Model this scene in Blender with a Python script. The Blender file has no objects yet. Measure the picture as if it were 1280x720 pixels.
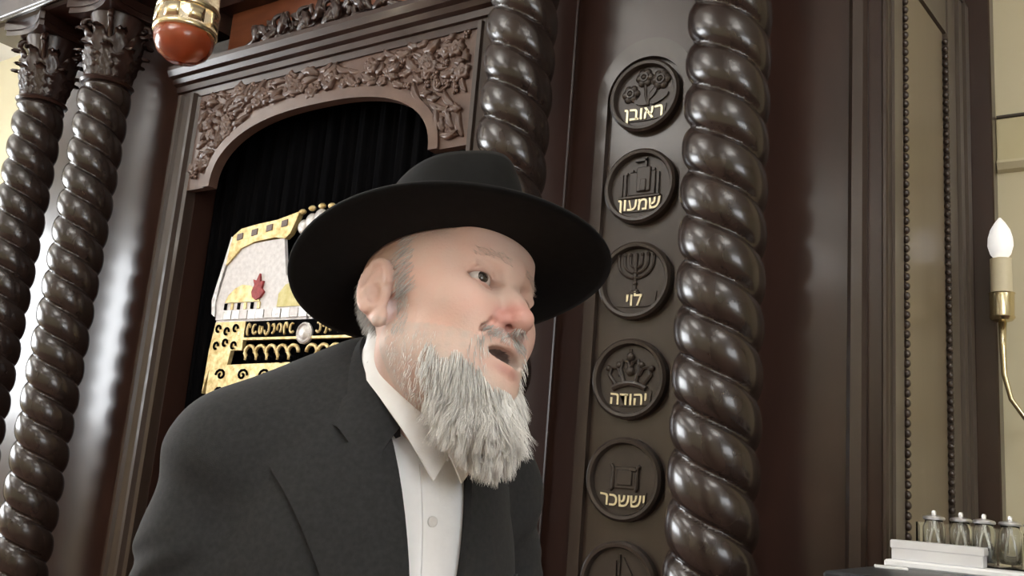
import bpy, math, random
import numpy as np
from mathutils import Matrix, Vector
random.seed(7); rng = np.random.default_rng(7)
scene = bpy.context.scene
col = scene.collection
PI = math.pi

# ---------------------------------------------------------------- camera
CAM = np.array([0.0, 0.0, 1.32])
RC = np.array([[0.833, 0.048, 0.552], [0.548, -0.216, -0.808], [0.081, 0.975, -0.206]])
u_, s_, v_ = np.linalg.svd(RC); RC = u_ @ v_
cam_data = bpy.data.cameras.new('camera'); cam_data.sensor_width = 36.0
cam_data.lens = 36.0 * 1177.0 / 1280.0; cam_data.clip_start = 0.02
cam = bpy.data.objects.new('camera', cam_data); col.objects.link(cam)
M4 = np.eye(4); M4[:3, :3] = RC; M4[:3, 3] = CAM
cam.matrix_world = Matrix(M4.tolist())
scene.camera = cam
# ---------------------------------------------------------------- world, exposure
world = bpy.data.worlds.new('world'); scene.world = world; world.use_nodes = True
world.node_tree.nodes['Background'].inputs[0].default_value = (1.0, 0.97, 0.93, 1)
world.node_tree.nodes['Background'].inputs[1].default_value = 0.25
scene.view_settings.view_transform = 'Standard'; scene.view_settings.look = 'None'
scene.view_settings.gamma = 1.0; scene.view_settings.use_curve_mapping = False
scene.view_settings.exposure = 0.15
LAMP_STRENGTH = 9.5          # ceiling diffusers
FILL_STRENGTH = 8.0        # unseen glowing panes added in the side walls as fill light

# ---------------------------------------------------------------- materials
MATS = {}
def mat(name, c1, c2=None, rough=0.5, metal=0.0, scale=8.0, stretch=(1, 1, 1), bump=0.0, bscale=40.0, coat=0.0,
        emis=None, estr=0.0, trans=0.0, ior=1.45, vcol=False, sheen=0.0, sss=0.0, alpha=1.0, rvar=0.0, spec=0.5):
    m = bpy.data.materials.new(name); m.use_nodes = True; MATS[name] = m
    nt = m.node_tree; b = nt.nodes['Principled BSDF']
    b.inputs['Roughness'].default_value = rough; b.inputs['Metallic'].default_value = metal
    b.inputs['IOR'].default_value = ior; b.inputs['Specular IOR Level'].default_value = spec
    b.inputs['Coat Weight'].default_value = coat; b.inputs['Coat Roughness'].default_value = 0.12
    b.inputs['Transmission Weight'].default_value = trans; b.inputs['Sheen Weight'].default_value = sheen
    b.inputs['Alpha'].default_value = alpha
    if sss:
        b.inputs['Subsurface Weight'].default_value = sss; b.inputs['Subsurface Scale'].default_value = 0.006
        b.inputs['Subsurface Radius'].default_value = (1.0, 0.35, 0.2)
    tc = nt.nodes.new('ShaderNodeTexCoord'); mp = nt.nodes.new('ShaderNodeMapping')
    mp.inputs['Scale'].default_value = stretch; nt.links.new(tc.outputs['Object'], mp.inputs['Vector'])
    nz = nt.nodes.new('ShaderNodeTexNoise'); nz.inputs['Scale'].default_value = scale; nz.inputs['Detail'].default_value = 5
    nt.links.new(mp.outputs['Vector'], nz.inputs['Vector'])
    rp = nt.nodes.new('ShaderNodeValToRGB')
    rp.color_ramp.elements[0].position = 0.3; rp.color_ramp.elements[1].position = 0.7
    rp.color_ramp.elements[0].color = (*c1, 1); rp.color_ramp.elements[1].color = (*(c2 or c1), 1)
    nt.links.new(nz.outputs['Fac'], rp.inputs['Fac'])
    if vcol:
        at = nt.nodes.new('ShaderNodeVertexColor'); at.layer_name = 'tint'
        mx = nt.nodes.new('ShaderNodeMix'); mx.data_type = 'RGBA'; mx.blend_type = 'MULTIPLY'; mx.inputs[0].default_value = 1.0
        nt.links.new(rp.outputs['Color'], mx.inputs[6]); nt.links.new(at.outputs['Color'], mx.inputs[7])
        nt.links.new(mx.outputs[2], b.inputs['Base Color'])
    else:
        nt.links.new(rp.outputs['Color'], b.inputs['Base Color'])
    if rvar:
        ma = nt.nodes.new('ShaderNodeMath'); ma.operation = 'MULTIPLY_ADD'
        ma.inputs[1].default_value = rvar; ma.inputs[2].default_value = rough - rvar / 2
        nt.links.new(nz.outputs['Fac'], ma.inputs[0]); nt.links.new(ma.outputs[0], b.inputs['Roughness'])
    if bump:
        n2 = nt.nodes.new('ShaderNodeTexNoise'); n2.inputs['Scale'].default_value = bscale; n2.inputs['Detail'].default_value = 4
        nt.links.new(mp.outputs['Vector'], n2.inputs['Vector'])
        bp = nt.nodes.new('ShaderNodeBump'); bp.inputs['Strength'].default_value = bump; bp.inputs['Distance'].default_value = 0.004
        nt.links.new(n2.outputs['Fac'], bp.inputs['Height']); nt.links.new(bp.outputs['Normal'], b.inputs['Normal'])
    if emis:
        b.inputs['Emission Color'].default_value = (*emis, 1); b.inputs['Emission Strength'].default_value = estr
    return m

mat('wood', (0.025, 0.0115, 0.0085), (0.036, 0.0165, 0.012), rough=0.3, scale=4, stretch=(3, 3, 0.8), coat=0.2, rvar=0.05)
mat('wood_polished', (0.018, 0.0115, 0.0095), (0.028, 0.0175, 0.014), rough=0.27, scale=6, stretch=(3, 3, 1.2), coat=0.3)
mat('wood_side', (0.095, 0.076, 0.062), (0.115, 0.092, 0.075), rough=0.34, scale=4, stretch=(3, 3, .6), coat=0.1)
mat('wood_side_panel', (0.15, 0.115, 0.078), (0.175, 0.135, 0.092), rough=0.3, scale=4, stretch=(3, 3, .6), coat=0.1)
mat('wood_panel', (0.036, 0.023, 0.017), (0.046, 0.031, 0.024), rough=0.35, scale=5, stretch=(3, 3, 0.8), coat=0.3, rvar=0.05)
mat('wood_carved', (0.085, 0.048, 0.036), (0.125, 0.074, 0.055), rough=0.33, scale=14, coat=0.15)
mat('wood_lamplit', (0.16, 0.05, 0.025), (0.22, 0.075, 0.035), rough=0.3, scale=6, stretch=(1, 5, 5))  # redder than the other ark wood; the hanging lamp's glow put into the colour
mat('wood_medal', (0.040, 0.031, 0.026), (0.060, 0.047, 0.040), rough=0.38, scale=20)
mat('gold_letter', (0.80, 0.72, 0.48), (0.90, 0.84, 0.60), rough=0.35, metal=0.35)
mat('velvet', (0.0018, 0.0018, 0.0022), (0.003, 0.003, 0.0035), rough=0.95, scale=30, spec=0.03)
mat('embroidery_white', (0.62, 0.60, 0.60), (0.80, 0.78, 0.78), rough=0.55, scale=60, bump=0.3, bscale=300)
mat('embroidery_gold', (0.45, 0.31, 0.10), (0.85, 0.70, 0.38), rough=0.38, metal=0.45, scale=45, bump=0.5, bscale=250)
mat('embroidery_silver', (0.45, 0.43, 0.42), (0.75, 0.73, 0.71), rough=0.35, metal=0.5, scale=50, bump=0.5, bscale=250)
mat('embroidery_red', (0.22, 0.02, 0.025), (0.42, 0.06, 0.06), rough=0.6, scale=80)
mat('embroidery_yellow', (0.55, 0.48, 0.16), (0.72, 0.66, 0.32), rough=0.6, scale=50)
mat('plaster', (0.66, 0.60, 0.41), (0.70, 0.64, 0.45), rough=0.6, scale=3, bump=0.05)
mat('plaster_band', (0.60, 0.54, 0.33), (0.64, 0.58, 0.37), rough=0.6, scale=3)
mat('white_paint', (0.78, 0.77, 0.74), (0.82, 0.81, 0.78), rough=0.7, scale=3)
mat('carpet', (0.16, 0.09, 0.07), (0.22, 0.13, 0.1), rough=0.95, scale=80, bump=0.4, bscale=300)
mat('diffuser', (0.9, 0.9, 0.88), rough=0.6, emis=(1.0, 0.97, 0.92), estr=LAMP_STRENGTH)
mat('fill_light', (0.9, 0.9, 0.9), rough=0.4, emis=(0.92, 0.96, 1.0), estr=FILL_STRENGTH)  # emission of the panes added in the right wall
mat('fill_light_west', (0.9, 0.9, 0.9), rough=0.4, emis=(0.92, 0.96, 1.0), estr=FILL_STRENGTH * 2.2)  # stronger emission for the panes added in the left wall
mat('steel', (0.62, 0.62, 0.64), (0.75, 0.75, 0.77), rough=0.3, metal=0.9, scale=10, stretch=(1, 20, 20))
mat('silver_card', (0.70, 0.70, 0.73), (0.80, 0.80, 0.82), rough=0.35, metal=0.4, scale=12)
mat('brass', (0.62, 0.53, 0.33), (0.78, 0.68, 0.44), rough=0.22, metal=0.95, scale=9)
mat('candle_plastic', (0.75, 0.68, 0.48), (0.80, 0.73, 0.54), rough=0.5)
mat('bulb', (0.95, 0.95, 0.95), rough=0.2, emis=(1.0, 0.97, 0.95), estr=0.45)
mat('bulb_bright', (1, 1, 1), rough=0.3, emis=(1.0, 0.93, 0.82), estr=28.0)
mat('clear_glass', (0.97, 0.98, 0.97), rough=0.03, trans=1.0, ior=1.45)
mat('lamp_glass', (0.9, 0.84, 0.72), rough=0.12, trans=0.9, ior=1.3)
mat('red_glass', (0.30, 0.055, 0.018), (0.38, 0.08, 0.028), rough=0.22, trans=0.35, ior=1.4, coat=0.5)
mat('black_top', (0.016, 0.018, 0.022), (0.03, 0.032, 0.036), rough=0.4, scale=30)
mat('paper', (0.72, 0.72, 0.72), (0.78, 0.78, 0.78), rough=0.7)
mat('wick', (0.85, 0.84, 0.80), rough=0.6)
mat('skin', (1.0, 0.88, 0.85), (0.97, 1, 1), rough=0.56, vcol=True, scale=28, bump=0.16, bscale=300, sss=0.05)
mat('hair', (0.9, 0.9, 0.9), (1, 1, 1), rough=0.5, vcol=True, scale=60)
mat('suit', (0.021, 0.0215, 0.023), (0.029, 0.0295, 0.031), rough=0.9, sheen=0.04, scale=180, bump=0.12, bscale=900, spec=0.2)
mat('shirt', (0.88, 0.89, 0.91), (0.91, 0.92, 0.94), rough=0.75, scale=120, bump=0.05, bscale=500)
mat('felt', (0.0030, 0.0030, 0.0031), (0.0055, 0.0055, 0.0057), rough=0.85, sheen=0.03, scale=90, spec=0.15)
mat('ribbon', (0.035, 0.035, 0.036), (0.05, 0.05, 0.052), rough=0.45, scale=40, stretch=(1, 1, 14))
mat('eye_white', (0.46, 0.41, 0.38), (0.52, 0.46, 0.43), rough=0.15, coat=0.5)
mat('iris', (0.02, 0.016, 0.014), (0.045, 0.036, 0.03), rough=0.1, coat=0.6, scale=200)
mat('mouth', (0.10, 0.02, 0.02), (0.14, 0.03, 0.03), rough=0.35)
mat('leather', (0.012, 0.011, 0.011), (0.02, 0.018, 0.018), rough=0.3)

# ---------------------------------------------------------------- mesh helpers
class MB:
    """collects vertices and faces of one mesh"""
    def __init__(s): s.v = []; s.f = []
    def add(s, vs, fs):
        n = len(s.v); s.v += [tuple(p) for p in vs]; s.f += [tuple(i + n for i in f) for f in fs]; return s
    def box(s, x0, x1, y0, y1, z0, z1, bev=0.0):
        if bev <= 0:
            return s.add([(x, y, z) for z in (z0, z1) for y in (y0, y1) for x in (x0, x1)],
                         [(0, 2, 3, 1), (4, 5, 7, 6), (0, 1, 5, 4), (1, 3, 7, 5), (3, 2, 6, 7), (2, 0, 4, 6)])
        b = min(bev, (x1 - x0) / 2.01, (y1 - y0) / 2.01, (z1 - z0) / 2.01)
        vs = []; idx = {}
        for sx in (0, 1):
            for sy in (0, 1):
                for sz in (0, 1):
                    X = (x0, x1)[sx]; Y = (y0, y1)[sy]; Z = (z0, z1)[sz]
                    dx = (b, -b)[sx]; dy = (b, -b)[sy]; dz = (b, -b)[sz]
                    idx[sx, sy, sz] = (len(vs), len(vs) + 1, len(vs) + 2)
                    vs += [(X, Y + dy, Z + dz), (X + dx, Y, Z + dz), (X + dx, Y + dy, Z)]
        q = lambda a, k: idx[a][k]
        fs = []
        for s_ in (0, 1):
            fs.append(tuple(q((s_, a, c), 0) for a, c in ((0, 0), (1, 0), (1, 1), (0, 1))))
            fs.append(tuple(q((a, s_, c), 1) for a, c in ((0, 0), (1, 0), (1, 1), (0, 1))))
            fs.append(tuple(q((a, c, s_), 2) for a, c in ((0, 0), (1, 0), (1, 1), (0, 1))))
        for a in (0, 1):
            for c in (0, 1):
                fs.append((q((a, c, 0), 0), q((a, c, 1), 0), q((a, c, 1), 1), q((a, c, 0), 1)))
                fs.append((q((a, 0, c), 0), q((a, 1, c), 0), q((a, 1, c), 2), q((a, 0, c), 2)))
                fs.append((q((0, a, c), 1), q((1, a, c), 1), q((1, a, c), 2), q((0, a, c), 2)))
                for d in (0, 1): fs.append(idx[a, c, d])
        return s.add(vs, fs)
    def lathe(s, prof, n=32, c=(0, 0, 0), cap=True, ax=2):
        vs = []
        for r, h in prof:
            for k in range(n):
                a = 2 * PI * k / n; p = [r * math.cos(a), r * math.sin(a), h]
                if ax == 1: p = [p[0], -p[2], p[1]]
                vs.append((p[0] + c[0], p[1] + c[1], p[2] + c[2]))
        fs = [(i * n + k, i * n + (k + 1) % n, (i + 1) * n + (k + 1) % n, (i + 1) * n + k) for i in range(len(prof) - 1) for k in range(n)]
        if cap: fs += [tuple(range(n))[::-1], tuple((len(prof) - 1) * n + k for k in range(n))]
        return s.add(vs, fs)
    def tube(s, pts, r, n=8, cap=True):
        pts = [Vector(p) for p in pts]; rs = r if hasattr(r, '__len__') else [r] * len(pts)
        vs = []; up = None
        for i, p in enumerate(pts):
            t = (pts[min(i + 1, len(pts) - 1)] - pts[max(i - 1, 0)]).normalized()
            if up is None: up = Vector((0, 0, 1)) if abs(t.z) < .9 else Vector((1, 0, 0))
            a = t.cross(up).normalized(); up = a.cross(t)
            for k in range(n):
                w = 2 * PI * k / n; vs.append(tuple(p + (a * math.cos(w) + up * math.sin(w)) * rs[i]))
        fs = [(i * n + k, i * n + (k + 1) % n, (i + 1) * n + (k + 1) % n, (i + 1) * n + k) for i in range(len(pts) - 1) for k in range(n)]
        if cap: fs += [tuple(range(n))[::-1], tuple((len(pts) - 1) * n + k for k in range(n))]
        return s.add(vs, fs)
    def prism(s, poly, y0, y1):
        """polygon in x,z extruded from y0 (front) to y1"""
        n = len(poly)
        vs = [(x, y0, z) for x, z in poly] + [(x, y1, z) for x, z in poly]
        return s.add(vs, [tuple(range(n)), tuple(range(n, 2 * n))[::-1]] + [(i, i + n, (i + 1) % n + n, (i + 1) % n) for i in range(n)])
    def sphere(s, c, r, nu=12, nv=8):
        r = r if hasattr(r, '__len__') else (r, r, r)
        vs = [(c[0], c[1], c[2] + r[2])]
        for j in range(1, nv):
            for k in range(nu):
                a = PI * j / nv; b = 2 * PI * k / nu
                vs.append((c[0] + r[0] * math.sin(a) * math.cos(b), c[1] + r[1] * math.sin(a) * math.sin(b), c[2] + r[2] * math.cos(a)))
        vs.append((c[0], c[1], c[2] - r[2]))
        fs = [(0, 1 + k, 1 + (k + 1) % nu) for k in range(nu)]
        for j in range(nv - 2):
            for k in range(nu):
                fs.append((1 + j * nu + k, 1 + (j + 1) * nu + k, 1 + (j + 1) * nu + (k + 1) % nu, 1 + j * nu + (k + 1) % nu))
        L = len(vs) - 1; o = 1 + (nv - 2) * nu
        fs += [(L, o + (k + 1) % nu, o + k) for k in range(nu)]
        return s.add(vs, fs)
    def profile_x(s, prof, x0, x1):
        """closed profile of (y,z) extruded along x"""
        n = len(prof)
        vs = [(x0, y, z) for y, z in prof] + [(x1, y, z) for y, z in prof]
        return s.add(vs, [tuple(range(n)), tuple(range(n, 2 * n))[::-1]] + [(i, (i + 1) % n, (i + 1) % n + n, i + n) for i in range(n)])
    def profile_z(s, prof, z0, z1):
        """closed profile of (x,y) extruded along z"""
        n = len(prof)
        vs = [(x, y, z0) for x, y in prof] + [(x, y, z1) for x, y in prof]
        return s.add(vs, [tuple(range(n))[::-1], tuple(range(n, 2 * n))] + [(i, (i + 1) % n, (i + 1) % n + n, i + n) for i in range(n)])
    def grid(s, P, closed_u=False):
        """P: rows of points"""
        m = len(P); n = len(P[0]); vs = [p for r in P for p in r]
        fs = [(i * n + k, i * n + (k + 1) % n, (i + 1) * n + (k + 1) % n, (i + 1) * n + k) for i in range(m - 1) for k in range(n if closed_u else n - 1)]
        return s.add(vs, fs)

WL = {}          # world location of empties and objects
def fix_normals(me):
    import bmesh
    bm = bmesh.new(); bm.from_mesh(me); bmesh.ops.recalc_face_normals(bm, faces=bm.faces); bm.to_mesh(me); bm.free()
def mesh_of(name, mb, material, smooth=30, fix=True):
    me = bpy.data.meshes.new(name)
    if isinstance(mb, MB): me.from_pydata(mb.v, [], mb.f)
    else:
        v, f = mb; nv = f.shape[1]
        me.vertices.add(len(v)); me.vertices.foreach_set('co', np.ascontiguousarray(v, dtype=np.float32).ravel())
        me.loops.add(f.size); me.loops.foreach_set('vertex_index', np.ascontiguousarray(f, dtype=np.int32).ravel())
        me.polygons.add(len(f)); me.polygons.foreach_set('loop_start', np.arange(0, f.size, nv, dtype=np.int32))
        me.update(calc_edges=True); fix = False
    me.materials.append(MATS[material])
    if fix: fix_normals(me)
    if smooth is True: me.polygons.foreach_set('use_smooth', [True] * len(me.polygons))
    elif smooth: me.shade_smooth() if hasattr(me, 'shade_smooth') else None
    if smooth and smooth is not True and hasattr(me, 'set_sharp_from_angle'): me.set_sharp_from_angle(angle=math.radians(smooth))
    return me
def put(name, me, parent=None, at=(0, 0, 0), rot=(0, 0, 0), scale=(1, 1, 1)):
    o = bpy.data.objects.new(name, me); col.objects.link(o)
    at = Vector(at)
    if parent is not None:
        o.parent = parent; o.location = at - WL[parent.name]
    else: o.location = at
    WL[o.name] = at; o.rotation_euler = rot; o.scale = scale
    return o
def obj(name, mb, material, parent=None, at=(0, 0, 0), rot=(0, 0, 0), smooth=30, local=False, fix=True):
    """vertices of mb are in world coordinates unless local"""
    if not local and isinstance(mb, MB): mb.v = [(x - at[0], y - at[1], z - at[2]) for x, y, z in mb.v]
    return put(name, mesh_of(name, mb, material, smooth, fix), parent, at, rot)
def tag(o, label=None, cat=None, group=None, kind=None):
    if label: o['label'] = label
    if cat: o['category'] = cat
    if group: o['group'] = group
    if kind: o['kind'] = kind
    return o
def empty(name, at, label=None, cat=None, group=None, parent=None):
    o = bpy.data.objects.new(name, None); col.objects.link(o); o.empty_display_size = 0.05
    o.location = Vector(at) - (WL[parent.name] if parent else Vector((0, 0, 0)))
    o.parent = parent; WL[o.name] = Vector(at)
    return tag(o, label, cat, group)
def setcol(me, c):
    a = me.color_attributes.new('tint', 'FLOAT_COLOR', 'POINT')
    cc = np.ones((len(me.vertices), 4), np.float32); cc[:, :3] = c; a.data.foreach_set('color', cc.ravel())
# ================================================================ THE ROOM
XL, XR, YF, YB, ZC = -7.0, 4.5, -5.0, 2.75, 3.7
tag(obj('floor', MB().box(XL, XR, YF, YB, -0.1, 0), 'carpet'), kind='structure')
tag(obj('ceiling', MB().box(XL, XR, YF, YB, ZC, ZC + .1), 'white_paint'), kind='structure')
tag(obj('wall_back', MB().box(XL, XR, YB, YB + .1, 0, ZC), 'plaster'), kind='structure')
tag(obj('wall_front', MB().box(XL, XR, YF - .1, YF, 0, ZC), 'plaster'), kind='structure')
wl = MB()
WY0, WY1, WZ0, WZ1 = -1.9, 1.3, 1.5, 3.0
wl.box(XL - .1, XL, YF, WY0, 0, ZC).box(XL - .1, XL, WY1, YB, 0, ZC).box(XL - .1, XL, WY0, WY1, 0, WZ0).box(XL - .1, XL, WY0, WY1, WZ1, ZC)
tag(obj('wall_left', wl, 'plaster'), kind='structure')
w1 = empty('added_window_1', (XL, (WY0 + WY1) / 2, WZ0)); tag(w1, kind='structure')  # unseen glowing panes, added for glare on the left ark panels
for i in range(3):
    a = WY0 + (WY1 - WY0) * i / 3; b = WY0 + (WY1 - WY0) * (i + 1) / 3
    obj('fill_pane', MB().box(XL - .07, XL - .06, a + .04, b - .04, WZ0 + .04, WZ1 - .04), 'fill_light_west', w1)
wf = MB()
for i in range(4):
    y = WY0 + (WY1 - WY0) * i / 3; wf.box(XL - .08, XL + .02, max(y - .04, WY0), min(y + .04, WY1), WZ0, WZ1)
wf.box(XL - .08, XL + .02, WY0, WY1, WZ0, WZ0 + .04).box(XL - .08, XL + .02, WY0, WY1, WZ1 - .04, WZ1)
obj('added_window_frame', wf, 'white_paint', w1)
RY0, RY1 = -3.6, -0.4
wr = MB()
wr.box(XR, XR + .1, YF, RY0, 0, ZC).box(XR, XR + .1, RY1, YB, 0, ZC).box(XR, XR + .1, RY0, RY1, 0, WZ0).box(XR, XR + .1, RY0, RY1, WZ1, ZC)
tag(obj('wall_right', wr, 'plaster'), kind='structure')
w2 = empty('added_window_2', (XR, (RY0 + RY1) / 2, WZ0)); tag(w2, kind='structure')  # unseen glowing panes, added to light the face and the columns
wf = MB()
for i in range(4):
    y = RY0 + (RY1 - RY0) * i / 3; wf.box(XR - .02, XR + .08, max(y - .04, RY0), min(y + .04, RY1), WZ0, WZ1)
    if i < 3: obj('fill_pane', MB().box(XR + .06, XR + .07, y + .04, y + (RY1 - RY0) / 3 - .04, WZ0 + .04, WZ1 - .04), 'fill_light', w2)
wf.box(XR - .02, XR + .08, RY0, RY1, WZ0, WZ0 + .04).box(XR - .02, XR + .08, RY0, RY1, WZ1 - .04, WZ1)
obj('added_window_frame', wf, 'white_paint', w2)
# mouldings on the cream wall
tag(obj('trim_1', MB().profile_x([(YB, 2.265), (YB - .02, 2.27), (YB - .035, 2.285), (YB - .035, 2.292), (YB, 2.295)], -0.3, XR), 'plaster'), kind='structure')
tag(obj('trim_2', MB().profile_x([(YB, 2.422), (YB - .012, 2.424), (YB - .012, 2.43), (YB, 2.432)], -0.3, XR), 'wood_panel'), kind='structure')
tag(obj('trim_3', MB().box(-0.3, XR, YB - .006, YB, 2.296, 2.421), 'plaster_band'), kind='structure')
# ceiling lights
LIGHTS = [(x, y) for y in (0.0, -3.2) for x in (-4.9, -2.2, 0.7)]
lm_f = lm_d = None
for x, y in LIGHTS:
    e = empty('ceiling_light', (x, y, ZC), 'suspended white ceiling light panel out of frame', 'ceiling light', 'ceiling lights')
    if lm_f is None:
        f = MB(); w, d = .33, .63
        f.box(-w, w, -d, -d + .03, -.05, 0).box(-w, w, d - .03, d, -.05, 0).box(-w, -w + .03, -d + .03, d - .03, -.05, 0).box(w - .03, w, -d + .03, d - .03, -.05, 0)
        lm_f = mesh_of('light_frame', f, 'white_paint'); lm_d = mesh_of('diffuser', MB().box(-w + .03, w - .03, -d + .03, d - .03, -.04, -.005), 'diffuser')
        lm_r = mesh_of('hanger_rod', MB().tube([(0, -.5, -.002), (0, -.5, .4)], .006, 6), 'steel')
    for nm_, me_ in (('light_frame', lm_f), ('diffuser', lm_d), ('hanger_rod', lm_r)): put(nm_, me_, e, (x, y, ZC - .4))
    put('hanger_rod', lm_r, e, (x, y + 1.0, ZC - .4))

# ================================================================ THE ARK
AX = -2.25; YW = 2.07
ark = empty('torah_ark', (AX, 2.1, 0), 'tall dark wooden synagogue ark with twisted columns and carved frieze', 'ark')
AE0, AE1 = -4.05, -0.44                                           # ends
# carcass boards
obj('wing_board', MB().box(-1.50, -0.525, YW, YW + .04, .3, 3.0), 'wood', ark)
obj('wing_board', MB().box(AE0, -3.0, YW, YW + .04, .3, 3.0), 'wood', ark)
obj('lintel_board', MB().box(-3.0, -1.50, YW + .02, YW + .05, 2.64, 2.78), 'wood', ark)
obj('upper_board', MB().box(-3.0, -1.50, YW + .16, YW + .19, 2.74, 3.45), 'wood_lamplit', ark)
obj('back_board', MB().box(AE0 + .05, -.5, 2.60, 2.63, .3, 3.3), 'wood', ark)
obj('plinth', MB().box(AE0 - .02, AE1 + .02, 1.72, 2.6, 0, .30, .008), 'wood', ark)
obj('end_board', MB().box(AE0, AE0 + .03, YW + .04, 2.6, .3, 3.3), 'wood', ark)
# inside cheeks of the opening
for x in (-2.90, -1.61): obj('cheek_board', MB().box(x - .02, x + .02, YW + .03, 2.58, .3, 2.64), 'wood', ark)
# right corner mouldings: stepped strips
obj('corner_strip', MB().profile_z([(-.525, 2.10), (-.525, 2.062), (-.515, 2.052), (-.492, 2.052), (-.484, 2.062), (-.484, 2.10)], .3, 3.0), 'wood_panel', ark)
obj('corner_strip', MB().profile_z([(-.484, 2.10), (-.484, 2.072), (-.452, 2.072), (-.452, 2.10)], .3, 3.0), 'wood', ark)
obj('corner_strip', MB().profile_z([(-.452, 2.10), (-.452, 2.056), (-.448, 2.051), (-.442, 2.051), (-.438, 2.056), (-.436, 2.10)], .3, 3.0), 'wood_panel', ark)
# splayed right side: x = -.655 + .105*y
def sx(y, off=0.0): return -.655 + .105 * y + off
SN = Vector((1, -.105, 0)).normalized()
def side_box(name, y0, y1, z0, z1, o0, o1, m, bev=0):
    """slab on the splayed side between outward offsets o0 < o1"""
    pr = []
    for y, o in ((y0, o0), (y1, o0), (y1, o1), (y0, o1)): pr.append((sx(y) + SN.x * o, y + SN.y * o))
    return obj(name, MB().profile_z(pr, z0, z1), m, ark)
side_box('side_board', 2.085, 2.68, .3, 3.3, -.03, -.004, 'wood_side')
side_box('side_stile', 2.085, 2.142, .3, 3.3, -.004, .006, 'wood_side')
side_box('side_stile', 2.50, 2.565, .3, 3.3, -.004, .010, 'wood_side')
side_box('side_panel', 2.168, 2.468, .35, 2.572, -.004, .003, 'wood_side_panel')
side_box('side_rail', 2.142, 2.50, 2.585, 3.3, -.004, .006, 'wood_side')
side_box('side_moulding', 2.575, 2.605, .3, 2.72, -.004, .018, 'wood_side')
side_box('side_moulding', 2.625, 2.66, .3, 2.73, -.004, .022, 'wood_side')
side_box('side_rail', 2.565, 2.66, 2.74, 3.3, -.004, .014, 'wood_side')
for yb in (2.156, 2.484):
    b = MB(); z = .36; step = .0215
    while z < 2.57:
        b.sphere((sx(yb) + SN.x * .007, yb + SN.y * .007, z), (.0085, .0075, .0095), 8, 6); z += step
    obj('bead_strip', b, 'wood_panel', ark, smooth=True)
obj('rear_pilaster', MB().box(-.42, -.302, 2.665, 2.749, 0, 3.3, .004), 'wood', ark)
# raised stile strips beside the medallion panel
obj('stile_strip', MB().box(-1.497, -1.262, YW - .012, YW, .3, 3.0, .003), 'wood', ark)
# arched raised frame with a recessed channel for the medallions
MX = -1.035; MZ = [2.335, 2.09, 1.844, 1.599, 1.359, 1.118]; MR = .099
def arch_poly(cx, hw, zc, ry, z0, n=28):
    return [(cx + hw * math.cos(PI * k / n), zc + ry * math.sin(PI * k / n)) for k in range(n + 1)] + [(cx - hw, z0), (cx + hw, z0)]
def ring_plate(outer, inner, y0, y1):
    """plate between two polylines of equal length (same ordering, open at the ends)"""
    m = MB(); n = len(outer)
    vs = [(x, y0, z) for x, z in outer] + [(x, y0, z) for x, z in inner] + [(x, y1, z) for x, z in outer] + [(x, y1, z) for x, z in inner]
    fs = []
    for i in range(n - 1):
        fs += [(i, i + 1, n + i + 1, n + i), (2 * n + i, 2 * n + i + 1, i + 1, i), (n + i, n + i + 1, 3 * n + i + 1, 3 * n + i), (2 * n + i, 3 * n + i, 3 * n + i + 1, 2 * n + i + 1)]
    fs += [(0, n, 3 * n, 2 * n), (n - 1, 2 * n - 1, 4 * n - 1, 3 * n - 1)]
    return m.add(vs, fs)
na = 28
oa = [(MX + .139, .9)] + [(MX + .139 * math.cos(PI * k / na), 2.345 + .152 * math.sin(PI * k / na)) for k in range(na + 1)] + [(MX - .139, .9)]
ia = [(MX + .108, .9)] + [(MX + .108 * math.cos(PI * k / na), 2.337 + .108 * math.sin(PI * k / na)) for k in range(na + 1)] + [(MX - .108, .9)]
obj('arched_frame', ring_plate(oa, ia, YW - .02, YW), 'wood_panel', ark, smooth=25)
obj('arched_panel', MB().prism([(x, z) for x, z in ia], YW - .004, YW), 'wood_panel', ark, smooth=0)
obj('frame_foot', MB().box(MX - .139, MX + .139, YW - .03, YW, .86, .9, .004), 'wood_panel', ark)

# ---- Hebrew lettering as real raised geometry
def text_mesh(body, size, depth, name='letters', material='gold_letter', bend=0.0):
    cu = bpy.data.curves.new(name, 'FONT'); cu.body = body; cu.size = size; cu.align_x = 'CENTER'; cu.extrude = depth; cu.offset = size * .012
    t = bpy.data.objects.new(name, cu); col.objects.link(t)
    dg = bpy.context.evaluated_depsgraph_get(); dg.update()
    me = bpy.data.meshes.new_from_object(t.evaluated_get(dg))
    bpy.data.objects.remove(t)
    me.materials.clear(); me.materials.append(MATS[material])
    for v in me.vertices:                                           # lie in x,z facing -y ; optional sag
        x, y, z = v.co; v.co = (x, -z, y + bend * x * x)
    me.update(); return me
def disc(m, cx, cz, r, y0, y1, n=20):
    m.lathe([(r, 0), (r, y0 - y1)], n, (0, 0, 0)) if False else m.prism([(cx + r * math.cos(2 * PI * k / n), cz + r * math.sin(2 * PI * k / n)) for k in range(n)], y0, y1)
    return m
def bar(m, pts, r, y, n=6): return m.tube([(x, y, z) for x, z in pts], r, n)
def arc(cx, cz, r, a0, a1, n=10, rz=None): return [(cx + r * math.cos(a0 + (a1 - a0) * k / n), cz + (rz or r) * math.sin(a0 + (a1 - a0) * k / n)) for k in range(n + 1)]
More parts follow.
